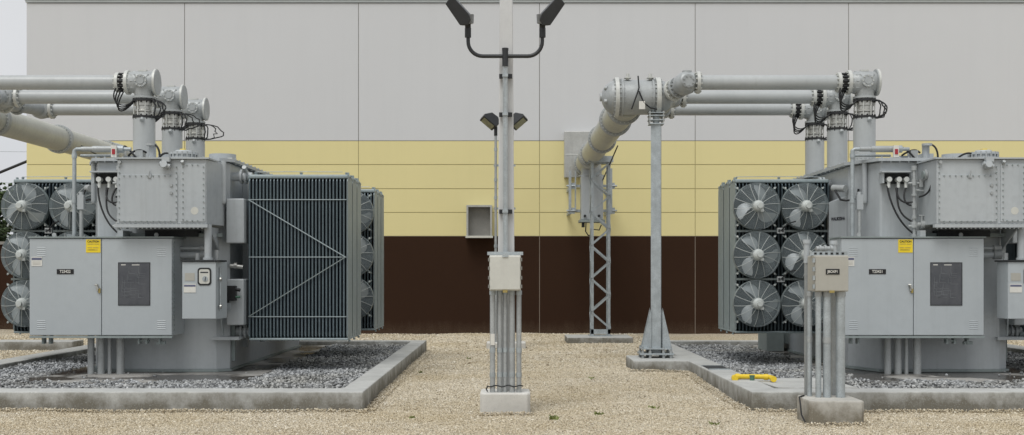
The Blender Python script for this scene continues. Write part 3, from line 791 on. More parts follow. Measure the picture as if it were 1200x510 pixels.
def wall_drive():
    t = thing('bushing_enclosure', (1.9, 27.5, 2.6), 'grey upright bushing enclosure bracketed to the yellow wall behind the lattice tower', 'enclosure')
    mb = MB(); mb.box(1.64, 2.14, 27.25, 27.75, 2.72, 3.72, 'paint'); mb.build('casing', t, bevel=.012)
    mb = MB(); mb.box(1.60, 2.18, 27.2, 27.8, 2.66, 2.718, 'paint_dark')
    for x in (1.72, 1.88, 2.04): mb.cyl((x, 27.2, 2.80), (x, 27.247, 2.80), .03, 'darkgap', 12)
    mb.box(1.66, 1.72, 27.3, 27.5, 2.55, 2.66, 'darkgap'); mb.tube([(1.75, 27.3, 2.66), (1.74, 27.3, 2.45), (1.8, 27.3, 2.36), (1.9, 27.3, 2.36)], .015, 'rubber', 6)
    mb.tube([(1.85, 27.3, 2.66), (1.9, 27.3, 2.5), (2.05, 27.3, 2.48), (2.1, 27.3, 2.6)], .015, 'rubber', 6)
    mb.build('terminal_tray', t)
    mb = MB(); mb.lathe((1.89, 27.5, 3.72), (0, 0, 1), [(0, .30), (.03, .30), (.031, .24), (.2, .24)], 'cast', 24); mb.build('neck', t)
    for z in (3.5, 2.93):
        mb = MB()
        for s in (-1, 1):
            xc = 1.89 + s * .26
            mb.box(min(xc, xc + s * .28), max(xc, xc + s * .28), 27.46, 27.54, z - .03, z + .03, 'galv')
            x = 1.89 + s * .46; mb.box(x - .035, x + .035, 27.545, 29.199, z - .035, z + .035, 'galv')
            mb.box(x - .07, x + .07, 27.43, 27.455, z - .07, z + .07, 'galv'); mb.cyl((x - s * .1, 27.42, z), (x + s * .12, 27.42, z), .02, 'galv', 8)
        mb.build('bracket', t)
    mb = MB(); mb.box(1.36, 1.42, 27.4, 27.46, 2.95, 3.85, 'galv'); mb.box(1.50, 1.53, 27.4, 27.46, 2.95, 3.85, 'galv'); mb.box(2.31, 2.36, 27.4, 27.44, 2.85, 3.9, 'galv'); mb.build('strut', t)
wall_drive()

def wall_plate(X):
    mb = MB(); x0, x1, z0, z1, y0 = X + 1.33 - 1.8, X + 2.18 - 1.8, 3.82, 4.93, 28.95
    mb.box(x0, x1, y0, 29.198, z0, z1, 'steel')
    return mb, (x0, x1, y0, z0, z1)
mb, (x0, x1, y0, z0, z1) = wall_plate(1.8)
mb.box(x0 + .01, x1 - .01, y0 - .012, y0 - .002, z0 + .54, z0 + .56, 'flange')
o = mb.build('wall_cover', origin=(1.7, 29.1, 3.8), bevel=.01); tag(o, 'square brushed metal cover on the wall where the round duct enters', 'cover')

# ------------------------------------------------------------------ gas insulated bus (one assembly per transformer)
PH = [(17.5, 4.29), (18.95, 4.29), (20.35, 4.29)]
def bus():
    t = thing('bus_duct', (XR, 18.95, 3.76), 'three grey bus pipes running from the right transformer to a large cream duct', 'bus duct', 'gas insulated bus ducts')
    for Y, z in PH:
        xe = XR - .40
        mb = MB(); mb.cyl((2.78, Y, z), (xe, Y, z), .107, 'pipe', 28); pp = mb.build('phase_pipe', t)
        mb = MB(); mb.ring_flange((2.76, Y, z), (1, 0, 0), .165, .05, 'flange', 12); mb.ring_flange((xe + .02, Y, z), (1, 0, 0), .148, .05, 'flange', 12, br=.009); mb.build('flange', pp)
        # end elbow housing above the bushing
        mb = MB()
        mb.ring_flange((XR - .235, Y, z), (1, 0, 0), .178, .05, 'flange', 14, br=.009); mb.lathe((XR + .165, Y, z), (1, 0, 0), [(0, .196), (.03, .196)], 'flange', 30)
        mb.lathe((XR - .21, Y, z), (1, 0, 0), [(0, .15), (.031, .155), (.09, .165), (.30, .165), (.36, .155), (.361, .19), (.40, .19), (.412, .18)], 'cast', 30)
        mb.lathe((XR, Y, z - .08), (0, 0, -1), [(0, .15), (.13, .135), (.131, .165), (.16, .165), (.161, .15), (.19, .15)], 'cast', 28)
        for k in range(10):
            an = 2 * PI * k / 10
            for xx in (XR + .15, XR - .16): mb.cyl((xx, Y + .155 * math.cos(an), z + .155 * math.sin(an)), (xx + .05, Y + .155 * math.cos(an), z + .155 * math.sin(an)), .014, 'cast', 6)
        mb.box(XR - .07, XR + .05, Y - .06, Y + .06, z + .155, z + .178, 'flange'); mb.cyl((XR, Y - .15, z), (XR, Y - .185, z), .09, 'cast', 18); mb.cyl((XR, Y - .185, z), (XR, Y - .195, z), .05, 'cast', 14)
        for k in range(8): mb.cyl((XR + .075 * math.cos(k * PI / 4), Y - .18, z + .075 * math.sin(k * PI / 4)), (XR + .075 * math.cos(k * PI / 4), Y - .198, z + .075 * math.sin(k * PI / 4)), .010, 'flange', 6)
        mb.bar((XR - .1, Y - .13, z + .1), (XR, Y - .175, z - .08), .03, .02, 'cast'); mb.bar((XR + .1, Y - .13, z + .1), (XR, Y - .175, z - .08), .03, .02, 'cast')
        el = mb.build('elbow_housing', t)
        mb = MB(); mb.lathe((xe + .02, Y, z), (1, 0, 0), [(0.02, .122), (.14, .122)], 'rubber', 24)
        for k in range(12):
            an = 2 * PI * k / 12; mb.cyl((xe + .045, Y + .132 * math.cos(an), z + .132 * math.sin(an)), (xe + .155, Y + .132 * math.cos(an), z + .132 * math.sin(an)), .010, 'rubber', 6)
        mb.build('insulating_joint', t)
        # bonding cables looping from joint to the collar
        mb = MB()
        for k in range(4):
            an = -.5 - .35 * k; yy = Y - .11 + k * .03
            p0 = Vector((xe + .02 + .035 * k, yy, z - .10)); p3 = Vector((XR - .13, Y - .08 + .02 * k, z - .27)); dr = .20 + .05 * k + .02 * random.random()
            p1 = p0 + Vector((-.10 - .03 * k, -.04, -dr)); p2 = p3 + Vector((-.14 - .02 * k, -.04, -.17 - .03 * k))
            mb.tube([((1 - s) ** 3) * p0 + 3 * s * (1 - s) ** 2 * p1 + 3 * s * s * (1 - s) * p2 + s ** 3 * p3 for s in np.linspace(0, 1, 14)], .0105, 'rubber', 6)
        for k in range(4):
            p0 = Vector((XR + .12, Y - .09 + .03 * k, z - .27)); p3 = Vector((XR + .12, Y - .09 + .03 * k, z - .52)); o_ = .10 + .10 * k * random.uniform(.6, 1.2)
            mb.tube([((1 - s) ** 3) * p0 + 3 * s * (1 - s) ** 2 * (p0 + Vector((o_, -.03, .04))) + 3 * s * s * (1 - s) * (p3 + Vector((o_ * random.uniform(.8, 1.3), -.03 - .05 * random.random(), -.08 + .1 * random.random()))) + s ** 3 * p3 for s in np.linspace(0, 1, 12)], .0105, 'rubber', 6)
        mb.build('bonding_cable', t)
        mb = MB()
        for zz in (z - .285, z - .53):
            mb.lathe((XR, Y, zz), (0, 0, 1), [(0, .165), (.035, .165)], 'rubber', 26)
            for k in range(12):
                an = 2 * PI * k / 12; mb.cyl((XR + .15 * math.cos(an), Y + .15 * math.sin(an), zz - .02), (XR + .15 * math.cos(an), Y + .15 * math.sin(an), zz + .055), .012, 'rubber', 6)
        mb.build('collar_ring', t)
        mb = MB(); mb.lathe((XR, Y, z - .495), (0, 0, 1), [(0, .125), (.05, .12), (.06, .135), (.08, .135), (.09, .12), (.14, .12), (.15, .135), (.21, .135)], 'steel', 26)
        for k in range(8):
            an = 2 * PI * (k + .5) / 8; mb.cyl((XR + .145 * math.cos(an), Y + .145 * math.sin(an), z - .5), (XR + .145 * math.cos(an), Y + .145 * math.sin(an), z - .28), .009, 'flange', 6)
        mb.build('bellows', t)
    # manifold + branches
    Yc, zc = 18.1, 4.16
    mb = MB()
    dome = [(-.01 + .24 * (1 - math.cos(a)),   .262 * math.sin(a)) for a in np.linspace(.0, PI / 2, 9)]
    mb.lathe((1.40, Yc, zc), (1, 0, 0), dome + [(.86, .262)], 'cast', 36)
    mb.cyl((1.37, Yc, zc), (1.42, Yc, zc), .06, 'cast', 14); mb.cyl((1.43, Yc - .14, zc - .08), (1.47, Yc - .15, zc - .08), .035, 'cast', 12); mb.cyl((1.43, Yc - .13, zc + .12), (1.47, Yc - .14, zc + .12), .03, 'cast', 12)
    for x in (1.78, 2.12): mb.cyl((x, Yc - .1, zc + .25), (x, Yc - .1, zc + .34), .028, 'flange', 10); mb.box(x - .05, x + .05, Yc - .15, Yc - .05, zc + .27, zc + .285, 'flange')
    mb.lathe((2.26, Yc, zc), (1, 0, 0), [(0, .26), (.06, .25), (.16, .19), (.22, .10)], 'cast', 36)
    mf = mb.build('manifold', t)
    mb = MB(); mb.ring_flange((1.62, Yc, zc), (1, 0, 0), .30, .06, 'flange', 24, 'cast', br=.008); mb.ring_flange((2.24, Yc, zc), (1, 0, 0), .30, .07, 'flange', 24, 'cast', br=.008)
    mb.ring_flange((1.70, Yc, zc), (1, 0, 0), .285, .03, 'cast', 24, br=.009); mb.ring_flange((2.16, Yc, zc), (1, 0, 0), .285, .03, 'cast', 24, br=.009); mb.build('flange', mf)
    mb = MB(); mb.tube([(1.92, Yc - .27, zc + .28), (1.93, Yc - .3, zc + .1), (1.9, Yc - .3, zc - .0), (1.82, Yc - .29, zc - .22)], .012, 'rubber', 6)
    mb.tube([(1.93, Yc - .3, zc + .05), (2.0, Yc - .3, zc - .12), (2.1, Yc - .3, zc - .2), (2.2, Yc - .3, zc - .22)], .012, 'rubber', 6)
    mb.box(1.93, 2.02, Yc - .31, Yc - .285, zc - .22, zc - .1, 'labelwhite'); mb.build('sensor_cable', mf)
    for (Y, z) in PH:
        e = Vector((2.60, Y, z)); c0 = Vector((2.34, Yc + (Y - Yc) * .10, zc + .02)); dv = (e - c0)
        mb = MB(); mb.cyl(c0, e - dv.normalized() * .12, .115, 'cast', 24); mb.cyl(e + Vector((0, -.13, 0)), e + Vector((0, -.175, 0)), .075, 'cast', 20); mb.cyl(e + Vector((0, 0, .13)), e + Vector((0, 0, .17)), .07, 'cast', 16)
        n_ = dv.normalized()
        mb.lathe(e - n_ * .15, n_, [(0, .12), (.02, .16), (.12, .17), (.22, .15), (.28, .08)], 'cast', 24)
        mb.lathe(e - Vector((.06, 0, 0)), (1, 0, 0), [(0, .14), (.03, .15), (.15, .15)], 'cast', 24)
        br = mb.build('branch_elbow', t)
        mb = MB(); mb.ring_flange(c0 + dv * .42, n_, .165, .045, 'flange', 14); mb.ring_flange(c0 + dv * .60, n_, .16, .03, 'cast', 14); mb.ring_flange(e + Vector((.0, -.155, 0)), (0, 1, 0), .1, .03, 'cast', 8)
        mb.build('flange', br)
    # main duct back to the wall
    X, z = 1.8, 4.10
    mb = MB(); mb.cyl((X, Yc + .1, z), (X, 28.9, z), .232, 'duct', 40); md = mb.build('main_duct', t)
    for Y in (18.75, 20.3, 23.2, 26.0, 28.3):
        mb = MB(); mb.ring_flange((X, Y, z), (0, 1, 0), .278, .11, 'cast', 26, 'flange', br=.009); mb.build('flange', md)
    mb = MB(); mb.lathe((X, 26.4, z), (0, 1, 0), [(0, .26), (.02, .28), (.3, .28), (.32, .26)], 'cast', 32); mb.cyl((X + .09, 27.5, z - .45), (X + .09, 27.5, z - .1), .22, 'cast', 24)
    mb.ring_flange((X + .09, 27.5, z - .4), (0, 0, 1), .26, .04, 'flange', 16); mb.build('tee', md)
    mb = MB(); mb.bar((X + .33, 23.5, z - .1), (X + .33, 27.5, z - .5), .02, .02, 'rubber')
    mb.build('cable', md)
    return t
BUS_R = bus()
BUS_L = copy_tree(BUS_R); BUS_L.location.x -= 10.55
BUS_L['label'] = 'three grey bus pipes and thick sloping duct leaving the left transformer past the frame edge'
for o in list(bpy.data.objects):
    pass

# ------------------------------------------------------------------ transformer
def fan(t, x, z, y):
    R = .335
    a0 = random.random() * 2
    mb = MB()
    mb.lathe((x, y, z), (0, -1, 0), [(.0, R - .004), (.08, R - .004)], 'grill', 40, True, False)
    mb.lathe((x, y - .08, z), (0, -1, 0), [(0, R + .008), (.014, R + .008)], 'grill', 40, True, False)
    mb.lathe((x, y, z), (0, -1, 0), [(0, R + .004), (.094, R + .004)], 'paint_dark', 40, True, False)
    for k in range(4):
        a = PI / 4 + k * PI / 2
        mb.bar((x + R * math.cos(a), y + .02, z + R * math.sin(a)), (x + (R + .09) * math.cos(a), y + .02, z + (R + .07) * math.sin(a)), .014, .02, 'paint_dark'); mb.cyl((x + (R + .045) * math.cos(a), y - .0, z + (R + .045) * math.sin(a)), (x + (R + .045) * math.cos(a), y - .03, z + (R + .045) * math.sin(a)), .014, 'motor', 8)
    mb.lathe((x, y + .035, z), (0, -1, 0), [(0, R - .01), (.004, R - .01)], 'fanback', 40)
    f = mb.build('cooling_fan', t)
    mb = MB()
    def gy(r): return y - .10 - .10 * (1 - (r / R) ** 2)
    for i in range(20):
        r = .09 + (R - .09) * i / 19
        mb.tube([(x + r * math.cos(a), gy(r), z + r * math.sin(a)) for a in np.linspace(0, 2 * PI, 37)[:-1]], .0021, 'grill', 3, True)
    for k in range(14):
        a = 2 * PI * k / 14 + .1
        mb.tube([(x + r * math.cos(a + (R - r) * .5), gy(r) - .004, z + r * math.sin(a + (R - r) * .5)) for r in np.linspace(.07, R, 6)], .0034, 'motor', 5)
    mb.build('guard', f)
    mb = MB()
    for k in range(3):
        a = a0 + k * 2 * PI / 3; prev = []
        vs, fs = [], []
        n = 7
        for i in range(n):
            r = .06 + (R - .085) * i / (n - 1); wdt = (.34 + .16 * math.sin(PI * i / (n - 1))) if i < n - 1 else .22
            cc = a + .55 * (i / (n - 1)) ** 1.3
            vs += [(x + r * math.cos(cc - wdt * .9), y - .02, z + r * math.sin(cc - wdt * .9)), (x + r * math.cos(cc), y - .06, z + r * math.sin(cc)), (x + r * math.cos(cc + wdt * .7), y - .09, z + r * math.sin(cc + wdt * .7))]
        for i in range(n - 1): fs += [(3 * i, 3 * i + 1, 3 * i + 4, 3 * i + 3), (3 * i + 1, 3 * i + 2, 3 * i + 5, 3 * i + 4)]
        mb.add(vs, fs, 'blade', True)
    mb.build('fan_blades', f)
    mb = MB(); mb.lathe((x, y - .03, z), (0, -1, 0), [(0, .08), (.10, .085), (.16, .085), (.20, .076), (.23, .055), (.232, .038), (.28, .036)], 'motor', 20)
    mb.box(x + .02, x + .065, y - .25, y - .20, z - .085, z - .045, 'motor')
    mb.build('motor', f)

def radiator(t, x0, x1, y0, z0, z1, nx, brace=False, outer=1, fm='fin'):
    """bank: three rows of flat panels behind each other, nx panels side by side"""
    mb = MB(); D = .46; G = .495
    ze = z1 - .055
    for j in range(3):
        ya = y0 + j * G; yb = ya + D
        for i in range(nx):
            x = x0 + .01 + (x1 - x0 - .02) * i / (nx - 1); th = .0065
            last = (i == nx - 1 and outer > 0) or (i == 0 and outer < 0)
            m = 'fin_edge' if last else fm
            # rounded-shoulder panel outline in y,z
            pr = [(ya, z0 + .05), (ya + .04, z0), (yb - .04, z0), (yb, z0 + .05), (yb, ze - .05), (yb - .04, ze), (ya + .04, ze), (ya, ze - .05)]
            mb.prism(pr, x - th, x + th, m, 'x')
            mb.box(x - .009, x + .009, ya + .0, ya + .014, z0 + .06, ze - .06, m)
            if last:
                s = 1 if outer > 0 else -1
                for q in range(0):
                    yy = ya + .045 + q * .093
                    mb.box(x + s * (th + .0005), x + s * (th + .0025), yy - .03, yy + .03, z0 + .07, ze - .07, m)
    rad = mb.build('radiator', t)
    for j in range(3):
        ya = y0 + j * G + .004; yb = ya + D - .008
        for (q0, q1) in ((ze - .018, ze + .035), (z0 - .012, z0 + .02)):
            mb = MB(); mb.box(x0, x1, ya, yb, q0, q1, 'fin_edge'); mb.build('end_cap', rad, bevel=.016)
    for j in range(3):
        yc = y0 + j * G + D / 2
        mb = MB()
        for z in (z1 - .05, z0 + .06):
            mb.cyl((x0 - .05 if outer > 0 else x0, yc, z), (x1 if outer > 0 else x1 + .05, yc, z), .042, 'fin_edge', 14)
        mb.build('header_pipe', rad)
    mb = MB()
    xs = np.linspace(x0 + .05, x1 - .05, 3)
    for x in list(xs):
        for j in range(3):
            yy = y0 + j * G + .23
            mb.cyl((x, yy, ze + .0355), (x, yy, ze + .07), .018, 'fin_edge', 10); mb.cyl((x, yy, ze + .07), (x, yy, ze + .08), .024, 'fin_edge', 8)
    for j in range(3):
        x = x1 - .01 if outer > 0 else x0 + .01
        mb.cyl((x, y0 + j * G + .23, z0 - .04), (x, y0 + j * G + .23, z0 - .0125), .016, 'fin_edge', 8)
        mb.box(x - .01, x + .01, y0 + j * G + .1, y0 + j * G + .15, ze + .036, ze + .07, 'fin_edge')
    mb.build('lifting_lug', rad)
    # thin top rod
    mb = MB(); mb.tube([(x0 + .05, y0 + .2, ze + .085), ((x0 + x1) / 2, y0 + .2, ze + .09), (x1 - .1, y0 + .2, ze + .085)], .005, 'galv', 5); mb.build('conduit', rad)
    if brace:
        mb = MB(); y = y0 - .012; zs = (z1 - .36, (z0 + z1) / 2 - .01, z0 + .31)
        for z in zs: mb.bar((x0, y, z), (x1 - .02, y, z), .008, .010, 'grill')
        mb.bar((x0, y - .014, zs[0] - .0), (x1 - .03, y - .014, zs[1]), .009, .012, 'grill'); mb.bar((x1 - .03, y - .014, zs[1]), (x0, y - .014, zs[2]), .008, .010, 'paint_dark')
        mb.build('brace', rad)
    return rad

def transformer():
    X = XR
    t = thing('power_transformer', (X + .5, 18.8, .17), 'large grey power transformer marked T23421, with fan cooled radiators, right of the light post', 'transformer', 'large grey power transformers')
    def lx(v): return X + v
    # body
    body = [(lx(-.20), 16.1), (lx(1.40), 16.1), (lx(1.55), 16.24), (lx(1.55), 21.6), (lx(-.45), 21.6), (lx(-.45), 16.75)]
    mb = MB(); mb.prism(body, .19, 3.0, 'paint'); mb.build('tank', t, bevel=.02)
    # base skirt lip and stiffeners
    mb = MB()
    big = [(lx(-.25), 16.02), (lx(1.46), 16.02), (lx(1.62), 16.2), (lx(1.62), 21.7), (lx(-.52), 21.7), (lx(-.52), 16.7)]
    mb.prism(big, 3.003, 3.045, 'paint')
    mb.prism([(a + (-.03 if a < lx(.5) else .03), b - .03 if b < 18 else b + .03) for a, b in body], .17, .20, 'paint_dark')
    for k in range(22):
        yy = 16.35 + k * .25; mb.cyl((lx(1.6), yy, 2.985), (lx(1.6), yy, 3.065), .014, 'paint', 6); mb.cyl((lx(-.50), yy + .4, 2.985), (lx(-.50), yy + .4, 3.065), .014, 'paint', 6)
    for k in range(14): mb.cyl((lx(-.2) + k * .12, 16.04, 2.985), (lx(-.2) + k * .12, 16.04, 3.062), .012, 'paint', 6)
    mb.build('cover_flange', t)
    mb = MB()
    for yy in (17.0, 18.2, 19.4, 20.6): mb.box(lx(1.552), lx(1.63), yy, yy + .05, .45, 2.95, 'paint')
    mb.box(lx(1.35), lx(1.72), 16.02, 16.3, .60, .64, 'paint'); mb.box(lx(1.552), lx(1.60), 16.32, 16.36, .3, .9, 'paint_dark'); mb.bar((lx(1.5), 16.08, .65), (lx(1.48), 16.0, 1.0), .02, .02, 'galv')
    mb.build('stiffener', t)
    # foot block under left radiators
    mb = MB(); mb.box(lx(-.85), lx(-.56), 20.2, 20.9, .18, .62, 'paint_dark'); mb.box(lx(-.56), lx(-.44), 20.3, 20.8, .3, .62, 'paint_dark'); mb.build('jacking_pad', t)
    # ---- bushings pockets
    for Y, z in PH:
        mb = MB(); mb.cyl((X, Y, 3.06), (X, Y, 3.76), .159, 'pipe', 32)
        bu = mb.build('bushing_riser', t)
        mb = MB(); mb.ring_flange((X, Y, 3.13), (0, 0, 1), .20, .04, 'cast', 16); mb.ring_flange((X, Y, 3.08), (0, 0, 1), .20, .03, 'cast', 16)
        mb.cyl((X, Y - .1, 3.05), (X, Y - .1, 3.06), .02, 'galv', 8); mb.cyl((X + .02, Y - .158, 3.745), (X + .02, Y - .185, 3.71), .03, 'cast', 10)
        mb.build('flange', bu)
    # ---- bolted front compartment
    bx0, bx1, by, bz0, bz1 = lx(.30), lx(1.45), 15.38, 2.13, 2.965
    mb = MB()
    mb.prism([(bx0, by), (bx1, by), (lx(1.52), 16.09), (bx0, 16.09)], bz0, bz1, 'paint')
    comp = mb.build('bolted_compartment', t, bevel=.008)
    mb = MB()
    mb.box(bx0 + .02, lx(1.08), by - .012, by - .002, bz0 + .03, bz1 - .20, 'paint'); 
    mb.box(lx(1.12), bx1 - .01, by - .012, by - .002, bz0 + .03, bz1 - .06, 'paint')
    mb.build('cover_plate', comp, bevel=.003)
    mb = MB()
    def bolt(x, z): mb.cyl((x, by - .026, z), (x, by - .001, z), .0085, 'paint_dark', 6)
    zz = np.arange(bz0 + .06, bz1 - .03, .075)
    for z in zz:
        for x in (bx0 + .03, lx(1.065), lx(1.15), bx1 - .035): bolt(x, z)
    for x in np.arange(bx0 + .09, lx(1.05), .075): bolt(x, bz1 - .215); bolt(x, bz0 + .035)
    for x in np.arange(lx(1.2), bx1 - .05, .07): bolt(x, bz0 + .045); bolt(x, bz1 - .075)
    mb.build('bolt', comp)
    mb = MB(); mb.box(bx0 - .03, bx1 + .04, by - .04, 16.09, bz1 + .001, bz1 + .02, 'paint'); mb.box(bx0 - .035, bx1 + .02, by - .03, by + .04, bz0 - .045, bz0 - .002, 'paint'); 
    for x in np.arange(bx0, bx1, .055): mb.cyl((x, by - .015, bz0 - .062), (x, by - .015, bz0 + .01), .011, 'cast', 6)
    mb.build('rim', comp)
    mb = MB(); mb.cyl((lx(.93), by - .02, bz1 - .09), (lx(.93), by - .12, bz1 - .07), .045, 'paint', 12); mb.cyl((lx(.93) - .06, by - .07, bz1 - .06), (lx(.93) + .07, by - .07, bz1 - .10), .03, 'paint', 10); mb.box(lx(.90), lx(1.0), by - .1, by - .03, bz1 - .04, bz1 + .02, 'paint')
    mb.box(lx(.70), lx(.74), by - .03, by - .013, bz1 - .24, bz1 - .19, 'paint'); mb.cyl((lx(.71), by - .03, bz1 - .23), (lx(.73), by - .03, bz1 - .15), .008, 'cast', 6)
    for z in (bz0 + .40, bz0 + .5): mb.cyl((lx(1.0), by - .03, z), (lx(1.0), by - .012, z), .02, 'cast', 8)
    mb.cyl((lx(.34), by - .01, bz1 - .04), (lx(.34), by - .04, bz1 - .04), .022, 'cast', 8); mb.cyl((lx(1.15), by - .01, bz1 - .06), (lx(1.15), by - .05, bz1 - .03), .022, 'cast', 8)
    mb.cyl((bx0 - .002, 15.75, bz1 - .17), (bx0 - .035, 15.75, bz1 - .17), .07, 'cast', 16); mb.cyl((bx0 - .002, 15.75, bz1 - .17), (bx0 - .055, 15.75, bz1 - .17), .05, 'paint_dark', 16)
    mb.build('fitting', comp)
    mb = MB(); mb.cyl((lx(1.30), by - .014, bz0 + .17), (lx(1.30), by - .0125, bz0 + .17), .05, 'boxwhite', 20); mb.build('faded_sticker', comp)
    # supports beneath compartment
    mb = MB(); mb.box(lx(.28), lx(1.5), 15.95, 16.09, 1.98, 2.03, 'paint_dark'); mb.box(lx(.5), lx(1.2), 15.9, 16.09, 1.985, 2.07, 'darkgap'); mb.box(lx(.2), lx(.27), 15.7, 16.09, 1.955, 2.06, 'paint')  # dark box between the bars has the recess shade put into its colour
    mb.prism([(15.55, bz0 - .03), (16.09, bz0 - .03), (16.09, 1.8)], lx(1.42), lx(1.44), 'paint', 'x')
    mb.build('support_frame', t)
    # ---- relief dome, turret, pipe on cover
    mb = MB(); c = (lx(1.05), 15.76, 2.986)
    mb.lathe(c, (0, 0, 1), [(0, .21), (.03, .21), (.031, .17), (.07, .17), (.071, .19), (.10, .19), (.101, .12), (.13, .10)], 'paint', 28)
    for k in range(18):
        an = 2 * PI * k / 18; mb.cyl((c[0] + .18 * math.cos(an), c[1] + .18 * math.sin(an), 3.01), (c[0] + .18 * math.cos(an), c[1] + .18 * math.sin(an), 3.09), .014, 'cast', 6)
    mb.build('relief_valve', t)
    mb = MB(); mb.box(lx(1.02), lx(1.08), 15.70, 15.80, 3.118, 3.132, 'yellowsign'); mb.build('yellow_tag', t)
    mb = MB(); mb.lathe((lx(1.22), 17.2, 3.045), (0, 0, 1), [(0, .19), (.16, .19), (.161, .175), (.165, .1)], 'paint', 28); mb.box(lx(1.34), lx(1.40), 17.0, 17.1, 3.05, 3.14, 'flange')
    mb.build('turret', t)
    mb = MB(); mb.box(lx(.10), lx(.30), 16.3, 16.6, 3.045, 3.10, 'paint'); mb.box(lx(.26), lx(.36), 16.25, 16.4, 3.05, 3.17, 'cast'); mb.cyl((lx(.48), 16.3, 3.05), (lx(.48), 16.3, 3.23), .05, 'paint', 12)
    mb.cyl((lx(.48), 16.25, 3.23), (lx(.48), 16.25, 3.26), .07, 'cast', 12); mb.box(lx(.5), lx(.66), 16.5, 16.8, 3.05, 3.15, 'paint'); mb.build('cover_fitting', t)
    mb = MB()
    for pts in ([(lx(.10), 16.3, 3.23), (lx(.18), 16.2, 3.2), (lx(.22), 16.2, 3.14), (lx(.30), 16.2, 3.05)], [(lx(.15), 16.3, 3.10), (lx(.24), 16.25, 3.17), (lx(.32), 16.25, 3.2), (lx(.4), 16.3, 3.14)],
                [(lx(.50), 16.25, 3.25), (lx(.57), 16.2, 3.25), (lx(.61), 16.2, 3.17), (lx(.61), 16.2, 3.06)], [(lx(.9), 15.7, 3.06), (lx(.82), 15.7, 3.1), (lx(.75), 15.75, 3.06), (lx(.7), 15.8, 2.99)]):
        P4 = [Vector(p) for p in pts]
        mb.tube([((1 - s) ** 3) * P4[0] + 3 * s * (1 - s) ** 2 * P4[1] + 3 * s * s * (1 - s) * P4[2] + s ** 3 * P4[3] for s in np.linspace(0, 1, 9)], .014, 'rubber', 6)
    mb.build('cable', t)
    mb = MB(); mb.box(lx(-.02), lx(.05), 16.1, 16.14, 3.06, 3.22, 'labelwhite'); mb.box(lx(-.005), lx(.035), 16.09, 16.10, 3.10, 3.17, 'redpaint'); mb.build('warning_tag', t)
    # ---- galvanised pipework on the left
    xp = lx(-.55); yp = 16.2
    mb = MB(); mb.cyl((xp, yp, 2.0), (xp, yp, 3.16), .027, 'galv', 14); mb.tube([(xp, yp, 3.10), (xp, yp, 3.16), (xp + .03, yp, 3.18), (xp + .08, yp, 3.18), (lx(.22), yp, 3.18)], .025, 'galv', 12)
    mb.cyl((lx(-.45), yp, 3.18), (lx(-.30), yp, 3.18), .034, 'galv_pale', 12); mb.cyl((lx(-.3), yp, 3.18), (lx(.0), yp, 3.18), .044, 'galv_pale', 14); mb.cyl((lx(.02), yp, 3.18), (lx(.12), yp, 3.18), .05, 'galv', 14)
    mb.cyl((xp, yp, 3.06), (xp, yp, 3.12), .036, 'galv', 12); mb.cyl((xp, yp, 2.45), (xp, yp, 2.50), .036, 'galv', 12)
    mb.cyl((lx(-.5), yp + .1, 3.1), (lx(-.0), yp + .1, 3.1), .018, 'galv', 10)
    mb.build('conduit', t)
    mb = MB(); xq = lx(-.455); mb.cyl((xq, yp, 1.9), (xq, yp, 2.35), .027, 'galv_pale', 12); mb.box(xq - .042, xq + .042, yp - .04, yp + .04, 2.36, 2.56, 'paint'); mb.cyl((xq, yp, 2.56), (xq, yp, 2.60), .03, 'paint', 12); mb.build('conduit', t)
    mb = MB()
    mb.cyl((lx(-.34), 16.35, 2.48), (lx(-.34), 16.35, 3.02), .034, 'paint', 14); mb.lathe((lx(-.34), 16.35, 2.48), (0, 0, -1), [(0, .034), (.025, .028), (.04, .012)], 'paint', 14, cap=False)
    mb.cyl((lx(1.52), 16.0, 2.46), (lx(1.52), 16.0, 3.00), .037, 'paint', 14); mb.lathe((lx(1.52), 16.0, 2.46), (0, 0, -1), [(0, .037), (.025, .03), (.04, .012)], 'paint', 14, cap=False)
    mb.build('drop_pipe', t)
    # manufacturer panel (angled side box)
    mb = MB()
    pa, pb = (lx(-.60), 17.2), (lx(-.40), 16.72)
    mb.add([(pa[0], pa[1], 1.9), (pb[0], pb[1], 1.9), (pb[0], pb[1], 2.60), (pa[0], pa[1], 2.52), (pa[0] + .05, pa[1] + .3, 1.9), (pb[0] + .0, pb[1] + .5, 1.9), (pb[0], pb[1] + .5, 2.60), (pa[0] + .05, pa[1] + .3, 2.52)],
           [(0, 1, 2, 3), (1, 5, 6, 2), (4, 7, 6, 5), (0, 3, 7, 4), (3, 2, 6, 7), (0, 4, 5, 1)], 'paint')
    sb = mb.build('side_box', t, bevel=.01)
    ang = math.atan2(pb[1] - pa[1], pb[0] - pa[0]); nv = Vector((math.sin(ang), -math.cos(ang), 0))
    lettering('WAUKESHA', .066, 'ink', sb, Vector(((pa[0] + pb[0]) / 2 + .0, (pa[1] + pb[1]) / 2, 2.27)) + nv * .004 - Vector((.02, -.048, 0)), rot=(PI / 2, 0, ang), xs=.85)
    # ---- radiator connections (pipes top-left)
    mb = MB()
    for z in (2.82, .70):
        mb.cyl((lx(-.75), 17.7, z), (lx(-.45), 17.7, z), .06, 'paint', 16); mb.lathe((lx(-.62), 17.7, z), (1, 0, 0), [(0, .1), (.03, .1)], 'paint', 18); mb.lathe((lx(-.57), 17.7, z), (1, 0, 0), [(0, .1), (.03, .1)], 'paint', 18)
        mb.cyl((lx(1.55), 16.4, z), (lx(1.82), 16.4, z), .06, 'paint', 16); mb.lathe((lx(1.66), 16.4, z), (1, 0, 0), [(0, .1), (.03, .1)], 'paint', 18); mb.lathe((lx(1.72), 16.4, z), (1, 0, 0), [(0, .1), (.03, .1)], 'paint', 18)
        mb.cyl((lx(1.74), 16.35, z + .06), (lx(1.74), 16.25, z + .12), .03, 'cast', 10)
